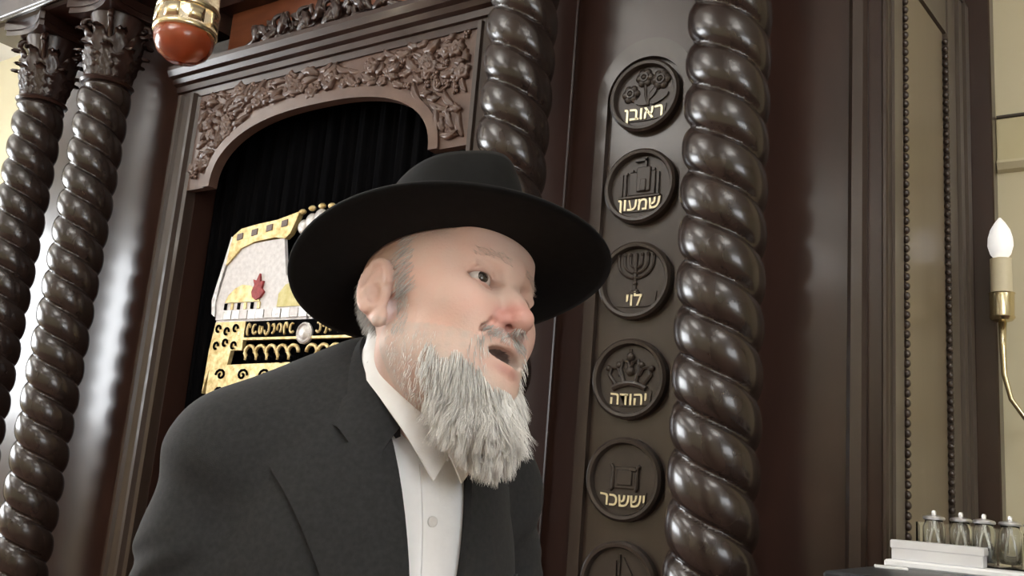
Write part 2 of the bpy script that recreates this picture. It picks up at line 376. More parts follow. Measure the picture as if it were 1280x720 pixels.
def relief_roses(m):
    for cx, cz, r in ((-.004, .048, .024), (.042, .036, .026), (-.042, .008, .024)):
        for k in range(6):
            a = k * PI / 3; m.sphere((cx + r * .62 * math.cos(a), -.003, cz + r * .62 * math.sin(a)), (r * .48, .007, r * .48), 8, 6)
        m.tube([(cx + r * .42 * math.cos(a), -.009, cz + r * .42 * math.sin(a)) for a in np.linspace(0, 2 * PI, 13)], .0035, 5)
        m.sphere((cx, -.008, cz), (r * .28, .006, r * .28), 8, 6)
    bar(m, [(.008, -.03), (.010, -.01), (.016, .004), (.03, .02)], .0035, -.004); bar(m, [(.008, -.03), (.0, .0), (-.002, .03)], .0035, -.004); bar(m, [(.006, -.026), (-.02, -.016), (-.03, -.005)], .003, -.004)
    for (cx, cz, ax, az, ro) in ((.04, -.014, .028, .010, .45), (-.012, -.02, .02, .007, -.3), (.02, .0, .018, .006, .9)):
        pts = [(cx + math.cos(t) * ax * math.cos(ro) - math.sin(t) * az * math.sin(ro), cz + math.cos(t) * ax * math.sin(ro) + math.sin(t) * az * math.cos(ro)) for t in np.linspace(0, 2 * PI, 15)[:-1]]
        m.prism(pts, -.007, 0)
def relief_city(m):
    m.box(-.030, .042, -.008, 0, -.028, .034, .002); m.box(-.008, .030, -.013, 0, -.02, .045, .002); m.box(.004, .02, -.017, 0, -.02, .012, .002)
    for x in (-.052, -.042): m.box(x - .003, x + .003, -.008, 0, -.03, .03)
    m.box(-.058, -.036, -.008, 0, .03, .036); m.box(-.06, .058, -.010, 0, -.036, -.028, .002); m.box(.046, .052, -.008, 0, -.028, .03)
    for k in range(5): m.box(-.028 + k * .015, -.020 + k * .015, -.009, 0, .034, .041)
    m.box(.012, .017, -.009, 0, .045, .072); m.box(-.016, .017, -.009, 0, .062, .068)
def relief_menorah(m):
    bar(m, [(0, -.032), (0, .062)], .0042, -.004, 8)
    for r in (.016, .032, .048):
        bar(m, [(-r, .058), (-r, .050)] + arc(0, .045 - .002, r, PI, 2 * PI, 14, r * .85) + [(r, .050), (r, .058)], .0034, -.004)
    for x in (-.048, -.032, -.016, 0, .016, .032, .048): m.sphere((x, -.004, .063), (.005, .005, .006), 8, 6)
    for z in (-.012, .004, .018): m.sphere((0, -.004, z), (.007, .006, .005), 8, 6)
    m.box(-.014, .014, -.008, 0, -.038, -.031, .002); m.box(-.009, .009, -.008, 0, -.031, -.026, .001)
def relief_crown(m):
    m.tube([(x, -.005, z) for x, z in arc(0, -.10, .085, PI * .5 + .55, PI * .5 - .55, 14)], .0075, 8)
    for sx_ in (-1, 1):
        bar(m, [(sx_ * .038, -.018), (sx_ * .056, .006), (sx_ * .05, .024), (sx_ * .034, .022), (sx_ * .026, .004)], .005, -.005)
        bar(m, [(sx_ * .016, -.012), (sx_ * .026, .022), (sx_ * .02, .042), (sx_ * .006, .036), (0, .016)], .005, -.005)
        m.sphere((sx_ * .058, -.006, .022), (.008, .007, .008), 8, 6); m.sphere((sx_ * .03, -.006, .03), (.009, .007, .009), 8, 6)
    m.sphere((0, -.006, .05), (.011, .008, .012), 8, 6); bar(m, [(0, .06), (0, .07)], .003, -.005); m.sphere((.0, -.006, .015), (.012, .007, .012), 8, 6)
def relief_scroll(m):
    m.box(-.026, .030, -.006, 0, -.026, .026, .002); m.box(-.018, .022, -.010, 0, -.018, .018, .002)
    bar(m, [(-.036, .03), (-.030, .022), (-.03, -.024), (-.036, -.03)], .005, -.005, 8); bar(m, [(.040, .03), (.034, .022), (.034, -.024), (.03, -.03)], .005, -.005, 8)
    m.box(.016, .034, -.012, 0, .016, .022, .001)
def relief_ship(m):
    m.prism([(-.055, -.01), (.055, -.01), (.04, -.035), (-.04, -.035)], -.008, 0); bar(m, [(0, -.01), (0, .065)], .003, -.005)
    m.prism([(.006, .0), (.045, .005), (.01, .06)], -.007, 0); m.prism([(-.006, .0), (-.04, .005), (-.008, .05)], -.007, 0)
disk_me = None
MED = [('ראובן', relief_roses, 'carved round medallion with three roses', .050), ('שמעון', relief_city, 'carved round medallion with a walled city', .047),
       ('לוי', relief_menorah, 'carved round medallion with a seven-branched menorah', .046), ('יהודה', relief_crown, 'carved round medallion with a crown', .044),
       ('יששכר', relief_scroll, 'carved round medallion with a square scroll', .044), ('', relief_ship, 'carved round medallion cut by the lower picture edge', .04)]
ring_me = mesh_of('medallion_ring', MB().lathe([(.083, .004), (.083, .020), (.086, .026), (.093, .027), (MR, .021), (MR, 0)], 48, ax=1, cap=False), 'wood_medal', 40)
disk_me = mesh_of('medallion_disc', MB().lathe([(.085, 0), (.085, .010)], 40, ax=1), 'wood_medal', 30)
for (txt, fn, lab, tz), z in zip(MED, MZ):
    e = empty('medallion', (MX, YW - .004, z), parent=ark); e['label'] = lab
    put('medallion_ring', ring_me, e, (MX, YW - .004, z)); put('medallion_disc', disk_me, e, (MX, YW - .004, z))
    m = MB(); fn(m); o = obj('carved_relief', m, 'wood_medal', e, (MX, YW - .0125, z + .004), local=True, smooth=40)
    if txt:
        pl = MB().prism([(x * .001, zz * .001) for x, zz in ((-60, -28), (-30, -32), (0, -33), (30, -32), (60, -28), (56, -62), (30, -66), (0, -67), (-30, -66), (-56, -62))], -.004, 0)
        obj('name_plaque', pl, 'wood_medal', e, (MX, YW - .0135, z), local=True, smooth=0)
        L = put('gold_letters', text_mesh(txt[::-1], tz, .0018, bend=.9), e, (MX, YW - .0185, z - .063)); L['label'] = 'gilt raised Hebrew letters'

# ---- opening frame, spandrel with basket arch, carved foliage
for x0, x1, s in ((-3.0, -2.885, 1), (-1.50, -1.61, -1)):
    w = x1 - x0
    pr = [(x0, YW + .03), (x0, YW - .02), (x0 + .10 * w, YW - .034), (x0 + .25 * w, YW - .034), (x0 + .30 * w, YW - .022), (x0 + .50 * w, YW - .014), (x0 + .68 * w, YW - .022),
          (x0 + .72 * w, YW - .032), (x0 + .85 * w, YW - .032), (x0 + .9 * w, YW - .015), (x1, YW - .008), (x1, YW + .03)]
    obj('frame_moulding', MB().profile_z(pr, .3, 2.665), 'wood_panel', ark, smooth=20)
FX0, FX1, FZ0, FZ1 = -2.885, -1.61, 2.285, 2.665
def archz(x):
    u = min(abs(x - AX) / .502, 1.0); return FZ0 + .232 * (1 - u ** 2.5) ** (1 / 2.3)
xs = [AX - .502 * math.cos(PI * k / 44) for k in range(45)]
inner = [(FX0, FZ0)] + [(x, archz(x)) for x in xs] + [(FX1, FZ0)]
outer = [(FX0, FZ1)] + [(FX0 + (FX1 - FX0) * (k + .5) / 45, FZ1) for k in range(45)] + [(FX1, FZ1)]
frz = empty('frieze', (AX, YW, FZ1), parent=ark); frz['label'] = 'arched frieze carved with leaves and flowers'
obj('spandrel_board', ring_plate(outer, inner, YW - .008, YW + .02), 'wood_carved', frz, smooth=20)
# smooth raised border following the arch
bo = []
for k, x in enumerate(xs):
    x2 = xs[min(k + 1, 44)]; x1 = xs[max(k - 1, 0)]; t = Vector((x2 - x1, archz(x2) - archz(x1))).normalized(); n = Vector((-t.y, t.x)); bo.append((x + n.x * .036, archz(x) + n.y * .036))
bo[0] = (xs[0] - .036, FZ0); bo[-1] = (xs[-1] + .036, FZ0)
obj('arch_border', ring_plate(bo, [(x, archz(x)) for x in xs], YW - .018, YW - .007), 'wood_carved', frz, smooth=30)
def leaf_mesh(L=.06, W=.03, H=.014, lob=3, nm='carved_leaf', m='wood_carved'):
    mb = MB(); nt_ = 9; P = []
    for i in range(nt_):
        t = i / (nt_ - 1); w = W * .5 * math.sin(PI * min(.03 + t * .95, 1)) ** .6 * (1 + .28 * math.sin(2 * PI * lob * t)); cz = L * t; cx = .12 * L * math.sin(PI * t)
        hh = H * (.35 + .65 * math.sin(PI * (.15 + .8 * t)))
        P.append([(cx - w, .0015, cz), (cx - w * .85, -hh * .45, cz), (cx - w * .3, -hh * .95, cz + .004), (cx, -hh * .55, cz), (cx + w * .3, -hh * .95, cz + .004), (cx + w * .85, -hh * .45, cz), (cx + w, .0015, cz)])
    mb.grid(P); n = 7
    mb.f += [tuple(range(n))[::-1], tuple((nt_ - 1) * n + k for k in range(n))] 
    return mesh_of(nm, mb, m, True)
def flower_mesh(R=.026, H=.016):
    mb = MB(); P = []
    for r, h in ((1.0, 0.0), (.96, .55), (.72, .9), (.48, .55), (.36, .8), (.2, 1.0), (.02, .8)):
        P.append([(R * r * (1 + (.2 * math.cos(5 * a)) * min(1, r * 1.4)) * math.cos(a), -H * h, R * r * (1 + (.2 * math.cos(5 * a)) * min(1, r * 1.4)) * math.sin(a)) for a in np.linspace(0, 2 * PI, 21)[:-1]])
    mb.grid(P, True); return mesh_of('carved_flower', mb, 'wood_carved', True)
def berry_mesh():
    mb = MB()
    for cx, cz in ((0, 0), (.012, .004), (.005, -.011), (-.010, -.005), (.004, .012)): mb.sphere((cx, -.005, cz), .008, 8, 6)
    return mesh_of('carved_berries', mb, 'wood_carved', True)
leafs = [leaf_mesh(.07, .034, .016, 3), leaf_mesh(.055, .030, .02, 2), leaf_mesh(.085, .028, .014, 4)]
flow = flower_mesh(); berry = berry_mesh()
cnt = 0; placed = []
for k in range(1500):
    x = random.uniform(FX0 + .02, FX1 - .02); z = random.uniform(FZ0 + .03, FZ1 - .012)
    zl = archz(x) + .050 if abs(x - AX) < .50 else FZ0 + .03
    u = abs(x - AX) / .5
    if abs(x - AX) < .54 and z < zl + (.02 if u > .85 else 0): continue
    if abs(x - AX) >= .49 and abs(x - AX) < .55 and z < FZ0 + .06: continue
    if any((x - a) ** 2 + (z - b) ** 2 < .0255 ** 2 for a, b in placed): continue
    placed.append((x, z)); typ = random.random()
    me = flow if typ < .16 else berry if typ < .30 else leafs[random.randrange(3)]
    nm = 'carved_flower' if typ < .16 else 'carved_berries' if typ < .30 else 'carved_leaf'
    s = random.uniform(.75, 1.1); base = math.copysign(1, x - AX) * (PI * .5 + .4 * u)
    a = base + random.uniform(-1.0, 1.0) if nm == 'carved_leaf' else random.uniform(0, 6)
    dx, dz = (0, 0) if nm != 'carved_leaf' else (-math.sin(a) * .03 * s, -math.cos(a) * .03 * s)
    px, pz = x + dx, z + dz
    if nm == 'carved_leaf':                                     # keep the whole leaf on the board
        tx, tz = px + math.sin(a) * .07 * s, pz + math.cos(a) * .07 * s
        if not (FX0 + .005 < tx < FX1 - .005 and tz < FZ1 and FX0 + .005 < px < FX1 - .005 and pz < FZ1): continue
        if (abs(px - AX) < .53 and pz < archz(px) + .036) or (abs(tx - AX) < .53 and tz < archz(tx) + .036): continue
        if pz < FZ0 + .01 or tz < FZ0 + .01: continue
    put(nm, me, frz, (px, YW - .008, pz), (0, a, random.uniform(-.15, .15)), (s, s, s)); cnt += 1
# S-scroll stems
for sgn in (-1, 1):
    for (cx, cz, r, a0, a1) in ((.40, 2.585, .040, 0, 4.6), (.53, 2.50, .036, 2.5, 7.2), (.57, 2.40, .028, 0, 4.8), (.24, 2.60, .026, 1, 5.5)):
        m = MB(); m.tube([(AX + sgn * (cx + r * (1 - .04 * q) * math.cos(a)), YW - .012, cz + r * (1 - .04 * q) * math.sin(a)) for q, a in enumerate(np.linspace(a0, a1, 16))], [.0065 - .0002 * q for q in range(16)], 7)
        obj('carved_scroll', m, 'wood_carved', frz, smooth=True)
# ---- cornice over the opening
cp = [(YW + .03, 2.655), (YW - .015, 2.655), (YW - .018, 2.678), (YW - .03, 2.680), (YW - .034, 2.70), (YW - .05, 2.706), (YW - .058, 2.722), (YW - .075, 2.728), (YW - .085, 2.748), (YW - .085, 2.764), (YW - .07, 2.768), (YW + .16, 2.772), (YW + .16, 2.74)]
obj('cornice', MB().profile_x(cp, -3.01, -1.49), 'wood', ark, smooth=25)
# carved crest standing on the cornice: rings, leaves, scrolls
cr = empty('crest', (AX, YW - .05, 2.77), parent=ark); cr['label'] = 'carved wreath crest on the cornice'
for (cx, cz, rx, rz) in ((-.19, .058, .036, .048), (-.07, .062, .034, .045), (.05, .064, .034, .045), (.17, .058, .036, .048)):
    m = MB()
    m.tube([(AX + cx + rx * math.cos(a), YW - .05 - .012 * math.sin(3 * a), 2.77 + cz + rz * math.sin(a)) for a in np.linspace(0, 2 * PI, 29)], .0085, 8)
    obj('carved_ring', m, 'wood', cr, smooth=True)
crl = leaf_mesh(.075, .036, .02, 3, 'crest_leaf', 'wood')
for k in range(26):
    x = AX - .30 + .6 * k / 25; h = .015 + .06 * math.cos((x - AX) / .34 * PI / 2) * random.random(); a = random.uniform(-1.1, 1.1)
    put('crest_leaf', crl, cr, (x, YW - .05 + random.uniform(-.015, .015), 2.768 + h * .8), (0, a, random.uniform(-.4, .4)), (1, 1, 1))
for s in (-1, 1):
    m = MB(); m.tube([(AX + s * (.38 - .0), YW - .05, 2.776), (AX + s * .33, YW - .05, 2.79), (AX + s * .29, YW - .055, 2.815), (AX + s * .25, YW - .05, 2.83)], [.008, .012, .014, .01], 8); obj('carved_scroll', m, 'wood', cr, smooth=True)
m = MB().prism([(AX - .30, 2.768), (AX - .26, 2.80), (AX - .12, 2.86), (AX + .12, 2.86), (AX + .26, 2.80), (AX + .30, 2.768)], YW - .04, YW - .015); obj('crest_backing', m, 'wood', cr)

# ---- entablature over each pair of columns
for x0, x1, nm in ((-4.05, -3.03, 'left'), (-1.47, -.46, 'right')):
    pr = [(YW + .2, 3.02), (1.775, 3.02), (1.75, 3.03), (1.742, 3.045), (1.742, 3.16), (1.72, 3.175), (1.70, 3.20), (1.66, 3.23), (1.63, 3.28), (1.63, 3.32), (YW + .2, 3.32)]
    obj('entablature', MB().profile_x(pr, x0, x1), 'wood', ark, smooth=20)
    obj('entablature_bead', MB().profile_x([(1.752, 3.018), (1.742, 3.022), (1.738, 3.03), (1.742, 3.038), (1.752, 3.042)], x0, x1), 'wood_polished', ark, smooth=True)
obj('entablature', MB().box(-3.03, -1.47, YW + .10, YW + .2, 3.1, 3.32), 'wood', ark)

# ---- twisted columns
def shaft_mesh(z0, z1, s=.103, n=2, nt_=72, dz=.0045):
    zs = np.arange(z0, z1 + dz, dz); th = np.linspace(0, 2 * PI, nt_, endpoint=False)
    Z, T = np.meshgrid(zs, th, indexing='ij')
    ph = (Z / s + n * T / (2 * PI)) % 1.0; u = 2 * ph - 1
    lobe = np.sqrt(np.clip(1 - .97 * np.abs(u) ** 2.2, 0, 1))
    r = .0685 + .0275 * lobe
    end = np.clip(np.minimum(Z - z0, z1 - Z) / .02, 0, 1); r = .078 + (r - .078) * end
    V = np.stack([r * np.cos(T), r * np.sin(T), Z], -1).reshape(-1, 3)
    m_ = len(zs); i = np.arange(m_ - 1)[:, None]; k = np.arange(nt_)[None, :]; k2 = (k + 1) % nt_
    F = np.stack([i * nt_ + k, i * nt_ + k2, (i + 1) * nt_ + k2, (i + 1) * nt_ + k], -1).reshape(-1, 4)
    return mesh_of('shaft', (V, F), 'wood_polished', True)
sh = shaft_mesh(.86, 2.69)
astr = mesh_of('astragal', MB().lathe([(.07, 2.682), (.092, 2.686), (.099, 2.695), (.092, 2.704), (.07, 2.708)], 40), 'wood', 40)
bell = mesh_of('capital_bell', MB().lathe([(.072, 2.70), (.074, 2.80), (.082, 2.90), (.10, 2.955), (.10, 2.962)], 32), 'wood', 40)
aba = MB()
pts = []
for q in range(4):
    a = q * PI / 2
    for t in np.linspace(-1, 1, 7):
        x = .135 - .028 * (1 - t * t); y = t * .135 * .9; pts.append((x * math.cos(a) - y * math.sin(a), x * math.sin(a) + y * math.cos(a)))
aba.profile_z(pts, 2.962, 2.985); aba.profile_z([(x * 1.06, y * 1.06) for x, y in pts], 2.985, 3.02)
aba_me = mesh_of('abacus', aba, 'wood', 20)
def acanthus(h, w, out):
    mb = MB(); nt_ = 18; P = []
    for i in range(nt_):
        t = i / (nt_ - 1)
        if t < .75: y = out * .35 * t; z = h * t / .75 * .86
        else:
            a = (t - .75) / .25 * 2.4; y = out * .26 + out * .42 * (1 - math.cos(a)) * .6; z = h * .86 + h * .14 * math.sin(a)
        ww = w * .5 * (.75 + .35 * math.sin(PI * t)) * (1 + .34 * math.sin(2 * PI * 3.5 * t)) * (1 if t < .8 else (1.15 - t) / .35)
        c = .016; q_ = .005 * math.sin(2 * PI * 5 * t)
        P.append([(-ww, y - c * .5 + q_, z), (-ww * .6, y + .009, z + .004), (-ww * .3, y + .001, z), (0, y + .007, z), (ww * .3, y + .001, z), (ww * .6, y + .009, z + .004), (ww, y - c * .5 + q_, z)])
    Q = [[(p[0] * .9, p[1] - .007, p[2]) for p in r] for r in P]
    mb.grid(P); n0 = len(mb.v); mb.grid([r[::-1] for r in Q])
    return mesh_of('acanthus_leaf', mb, 'wood', True)
ac1 = acanthus(.115, .062, .085); ac2 = acanthus(.185, .062, .095)
vol = MB(); vol.tube([(0, .10 + .026 * (1 - .06 * q) * math.cos(a), .225 + .026 * (1 - .06 * q) * math.sin(a)) for q, a in enumerate(np.linspace(-.5, 7.5, 22))], [.012 - .0003 * q for q in range(22)], 7)
vol.tube([(0, .075, .10), (0, .085, .15), (0, .105, .195), (0, .123, .213)], .010, 7)
vol_me = mesh_of('volute', vol, 'wood', True)
base_me = mesh_of('column_base', MB().lathe([(.125, .76), (.13, .77), (.13, .79), (.118, .80), (.10, .812), (.10, .822), (.108, .83), (.112, .84), (.106, .852), (.08, .865)], 40), 'wood', 40)
ped = MB().box(-.135, .135, -.135, .135, .30, .36, .006).box(-.115, .115, -.115, .115, .36, .70, .004).box(-.14, .14, -.14, .14, .70, .76, .008)
for x, z in ((0, 0),): ped.box(-.085, .085, -.12, -.114, .42, .64, .003)
ped_me = mesh_of('pedestal', ped, 'wood', 30)
CY = 1.90
for cx, tw, lab in ((-3.70, .3, 'twisted column at the left picture edge'), (-3.25, 1.1, 'twisted column left of the ark opening'), (-1.335, .55, 'twisted column behind the black hat'), (-.752, 0, 'large twisted column beside the medallions')):
    e = empty('column', (cx, CY, .30), parent=ark); e['label'] = lab
    put('shaft', sh, e, (cx, CY, 0), (0, 0, tw)); put('astragal', astr, e, (cx, CY, 0)); put('capital_bell', bell, e, (cx, CY, 0)); put('abacus', aba_me, e, (cx, CY, 0))
    put('column_base', base_me, e, (cx, CY, 0)); put('pedestal', ped_me, e, (cx, CY, 0))
    for k in range(8):
        a = k * PI / 4
        put('acanthus_leaf', ac1, e, (cx - .074 * math.sin(a), CY + .074 * math.cos(a), 2.706), (0, 0, a))
        a += PI / 8; put('acanthus_leaf', ac2, e, (cx - .072 * math.sin(a), CY + .072 * math.cos(a), 2.706), (0, 0, a))
    for k in range(4):
        a = PI / 4 + k * PI / 2; put('volute', vol_me, e, (cx, CY, 2.712), (0, 0, a))

# ================================================================ THE CURTAIN
cur = empty('ark_curtain', (AX, 2.17, .32), 'black velvet ark curtain with gold and white embroidery in the arched opening', 'curtain')
nx, nz = 150, 24; P = []
for i in range(nz + 1):
    z = .32 + (2.62 - .32) * i / nz
    P.append([(-2.87 + 1.24 * k / nx, 2.185 + .010 * math.sin(k * .62 + .5 * math.sin(k * .17)) * (.6 + .4 * i / nz) + .006 * math.sin(k * 1.7 + i * .2), z) for k in range(nx + 1)])
vm = MB().grid(P); o = obj('velvet_cloth', vm, 'velvet', cur, smooth=True)
sm = o.modifiers.new('thickness', 'SOLIDIFY'); sm.thickness = .004
obj('curtain_rod', MB().tube([(-2.875, 2.19, 2.625), (-1.625, 2.19, 2.625)], .012, 10), 'brass', cur)
YE = 2.135
def mir(poly): return [(2 * AX - x, z) for x, z in poly][::-1]
def emb(name, poly, m, d=.004, y=YE, both=True, lab=None):
    for i, p in enumerate([poly, mir(poly)] if both else [poly]):
        o = obj(name, MB().prism(p, y - d, y + .012), m, cur, smooth=0)
        if lab and i == 0: o['label'] = lab
emb('embroidered_field', [(-2.70, 1.80), (-2.715, 1.87), (-2.695, 1.96), (-2.675, 2.04), (-2.60, 2.075), (-2.50, 2.082), (-2.41, 2.085), (-2.395, 2.02), (-2.378, 1.955), (-2.33, 1.92), (-2.29, 1.87), (-2.255, 1.84), (-2.255, 1.80)], 'embroidery_white', .002)
emb('gold_scroll_band', [(-2.685, 2.005), (-2.68, 2.06), (-2.669, 2.111), (-2.63, 2.135), (-2.55, 2.145), (-2.45, 2.152), (-2.345, 2.172), (-2.36, 2.135), (-2.378, 2.098), (-2.40, 2.082), (-2.45, 2.09), (-2.55, 2.082), (-2.62, 2.062), (-2.665, 2.02)], 'embroidery_gold', .009)
for i in range(4):
    t = i / 3; x = -2.63 + .22 * t; z = 2.105 + .03 * t
    emb('gold_stud', [(x - .014, z - .012), (x + .014, z - .008), (x + .014, z + .014), (x - .014, z + .010)], 'wood_carved', .012)
emb('silver_edge_cord', [(-2.725, 1.83), (-2.735, 1.88), (-2.715, 1.96), (-2.692, 2.05), (-2.678, 2.11), (-2.668, 2.105), (-2.685, 2.02), (-2.705, 1.94), (-2.715, 1.87), (-2.708, 1.82)], 'embroidery_silver', .008)
emb('gold_dome', [(-2.665, 1.868), (-2.65, 1.895), (-2.62, 1.918), (-2.585, 1.93), (-2.545, 1.925), (-2.51, 1.905), (-2.488, 1.868)], 'embroidery_gold', .007)
for i in range(6):
    x = -2.66 + .034 * i; emb('dome_pillar', [(x - .006, 1.843), (x + .006, 1.843), (x + .006, 1.866), (x - .006, 1.866)], 'embroidery_gold' if i % 2 else 'velvet', .006)
emb('red_flame', [(-2.53, 1.90), (-2.52, 1.925), (-2.528, 1.945), (-2.512, 1.94), (-2.50, 1.965), (-2.492, 1.935), (-2.478, 1.938), (-2.482, 1.912), (-2.468, 1.9), (-2.485, 1.88), (-2.505, 1.872), (-2.522, 1.882)], 'embroidery_red', .011)
emb('yellow_hill', [(-2.40, 1.845), (-2.398, 1.89), (-2.37, 1.92), (-2.345, 1.925), (-2.315, 1.90), (-2.28, 1.845)], 'embroidery_yellow', .006)
for i in range(11):
    x = -2.70 + .041 * i; emb('silver_stone', [(x, 1.808), (x + .037, 1.808), (x + .037, 1.838), (x, 1.838)], 'embroidery_silver' if (i * 7) % 3 else 'embroidery_white', .007 + .002 * (i % 2))
emb('gold_ground', [(-2.70, 1.80), (-2.545, 1.80), (-2.545, 1.745), (-2.545, 1.70), (-2.60, 1.70), (-2.61, 1.645), (-2.70, 1.63), (-2.72, 1.55), (-2.715, 1.70)], 'embroidery_gold', .004)
emb('lower_gold_ground', [(-2.70, 1.64), (-2.61, 1.65), (-2.25, 1.66), (-2.25, 1.45), (-2.70, 1.45)], 'embroidery_gold', .003)
emb('black_text_band', [(-2.54, 1.798), (-2.25, 1.798), (-2.25, 1.742), (-2.54, 1.742)], 'velvet', .004)
emb('gold_line', [(-2.55, 1.742), (-2.25, 1.742), (-2.25, 1.734), (-2.55, 1.734)], 'embroidery_gold', .009)
for sgn in (1, -1):                                             # raised scroll stitches
    for i in range(8):
        x = -2.52 + .030 * i; h = .016 + .004 * (i % 3 == 0)
        m = MB(); pts = [(x + .010 * math.cos(a) * (1 if i % 2 else .7), 1.770 + h * math.sin(a)) for a in np.linspace(.3 + i, 4.9 + i, 8)]
        m.tube([(AX + sgn * (px - AX), YE - .007, pz) for px, pz in pts], .0042, 6); obj('gold_stitch', m, 'embroidery_gold', cur, smooth=True)
    for i in range(5):
        x = -2.50 + .052 * i
        m = MB(); pts = [(x + .024 * math.cos(a), 1.690 + .024 * math.sin(a)) for a in np.linspace(0, PI, 9)] + [(x - .024 + .010 * math.sin(b), 1.690 - .012 * b) for b in (.7, 1.4, 2.1)]
        m.tube([(AX + sgn * (px - AX), YE - .006, pz) for px, pz in pts], .0065, 6); obj('gold_arch_stitch', m, 'embroidery_gold', cur, smooth=True)
        m = MB(); m.tube([(AX + sgn * (x + .012 * math.cos(a) - AX), YE - .006, 1.668 + .010 * math.sin(a)) for a in np.linspace(0, 5, 8)], .004, 6); obj('dark_stitch', m, 'velvet', cur, smooth=True)
    for i in range(6):
        x = -2.68 + .045 * (i % 3); z = 1.775 - .05 * (i // 3) - .01 * (i % 2)
        m = MB(); m.tube([(AX + sgn * (x + .013 * (1 - .05 * q) * math.cos(a) - AX), YE - .006, z + .015 * (1 - .05 * q) * math.sin(a)) for q, a in enumerate(np.linspace(0, 5.2, 9))], .004, 6); obj('dark_stitch', m, 'velvet', cur, smooth=True)
for i in range(8):
    for j in range(3):
        x = AX - .385 + .11 * i; z = 1.615 - .062 * j; f_ = 1 if (i + j) % 2 else -1
        m = MB(); m.tube([(x + f_ * (.026 - .0018 * q) * math.cos(a), YE - .004, z + (.021 - .0014 * q) * math.sin(a)) for q, a in enumerate(np.linspace(0, 7.5, 13))], .0045, 6); obj('dark_stitch', m, 'velvet', cur, smooth=True)
m = MB().lathe([(.036, 0), (.036, .010), (.030, .014), (.024, .010), (.016, .016), (.004, .018)], 20, (AX, YE, 1.752), ax=1); obj('silver_roundel', m, 'embroidery_silver', cur)
m = MB()
for cx, cz, r in ((-.075, 2.118, .026), (-.04, 2.135, .028), (.0, 2.145, .030), (.04, 2.135, .028), (.075, 2.118, .026), (0, 2.105, .03)): m.sphere((AX + cx, YE, cz), (r, .012, r), 12, 8)
obj('silver_crown', m, 'embroidery_silver', cur, smooth=True)
m = MB()
for k in range(5): m.sphere((AX + (-.09 + .045 * k), YE, 2.172 + .012 * math.sin(PI * k / 4)), (.016, .010, .010), 10, 6)
obj('gold_crown_points', m, 'embroidery_gold', cur, smooth=True)

# ================================================================ ETERNAL LIGHT
LX, LY = -2.25, 1.52
ner = empty('eternal_light', (LX, LY, 2.432), 'hanging eternal light with red glass bowl and gilt bands before the ark', 'lamp')
obj('red_bowl', MB().lathe([(.006, 2.430), (.045, 2.438), (.070, 2.458), (.082, 2.485), (.086, 2.515), (.082, 2.515), (.078, 2.487), (.066, 2.463), (.043, 2.444), (.005, 2.437)], 40, (LX, LY, 0), cap=False), 'red_glass', ner, smooth=True)
obj('gilt_band', MB().lathe([(.086, 2.512), (.090, 2.516), (.0905, 2.524), (.087, 2.528)], 40, (LX, LY, 0), cap=False), 'brass', ner, smooth=True)
obj('glass_band', MB().lathe([(.085, 2.526), (.0855, 2.560), (.084, 2.582), (.0815, 2.582), (.083, 2.560), (.0825, 2.526)], 40, (LX, LY, 0), cap=False), 'lamp_glass', ner, smooth=True)
for k in range(8):
    a = k * PI / 4 + .2; b_ = a + .5
    m = MB().grid([[(LX + .0885 * math.cos(t), LY + .0885 * math.sin(t), z) for t in np.linspace(a, b_, 5)] for z in (2.532, 2.574)]); o = obj('gilt_plate', m, 'brass', ner, smooth=True)
    sm = o.modifiers.new('thickness', 'SOLIDIFY'); sm.thickness = .002
obj('gilt_band', MB().lathe([(.083, 2.578), (.089, 2.582), (.089, 2.592), (.084, 2.598)], 40, (LX, LY, 0), cap=False), 'brass', ner, smooth=True)
obj('glass_chimney', MB().lathe([(.084, 2.594), (.082, 2.64), (.074, 2.70), (.060, 2.75), (.057, 2.75), (.071, 2.70), (.079, 2.64), (.081, 2.594)], 40, (LX, LY, 0), cap=False), 'lamp_glass', ner, smooth=True)
obj('lamp_bulb', MB().sphere((LX, LY, 2.618), (.026, .026, .032), 16, 12), 'bulb_bright', ner, smooth=True)
obj('lamp_socket', MB().lathe([(.016, 2.645), (.018, 2.70), (.012, 2.76)], 16, (LX, LY, 0)), 'brass', ner)
obj('lamp_cap', MB().lathe([(.062, 2.745), (.066, 2.755), (.05, 2.775), (.02, 2.80), (.008, 2.83)], 32, (LX, LY, 0)), 'brass', ner, smooth=True)
obj('lamp_chain', MB().tube([(LX, LY, 2.82), (LX, LY, ZC)], .005, 8), 'brass', ner)

# ================================================================ WALL SCONCE
SX, SY = -.283, 2.60
sc_ = empty('wall_sconce', (-.12, YB, 1.62), 'brass wall sconce with a white flame-shaped bulb on a candle sleeve', 'wall lamp')
obj('flame_bulb', MB().lathe([(.013, 1.984), (.024, 1.998), (.030, 2.020), (.029, 2.040), (.023, 2.062), (.013, 2.080), (.003, 2.094)], 24, (SX, SY, 0)), 'bulb', sc_, smooth=True)
obj('candle_sleeve', MB().lathe([(.025, 1.89), (.0255, 1.985), (.012, 1.986)], 24, (SX, SY, 0)), 'candle_plastic', sc_)
obj('brass_cup', MB().lathe([(.010, 1.822), (.024, 1.826), (.030, 1.834), (.028, 1.838), (.029, 1.893), (.031, 1.896), (.026, 1.897)], 28, (SX, SY, 0)), 'brass', sc_)
obj('curved_arm', MB().tube([(SX, SY, 1.826), (SX - .001, SY, 1.76), (SX + .001, SY, 1.69), (SX + .014, SY + .005, 1.63), (SX + .042, SY + .015, 1.585), (SX + .085, SY + .04, 1.562), (SX + .13, SY + .08, 1.575), (SX + .16, SY + .12, 1.61), (SX + .163, YB - .02, 1.63)], [.010, .0078, .0066, .006, .006, .006, .006, .006, .006], 12), 'brass', sc_, smooth=True)
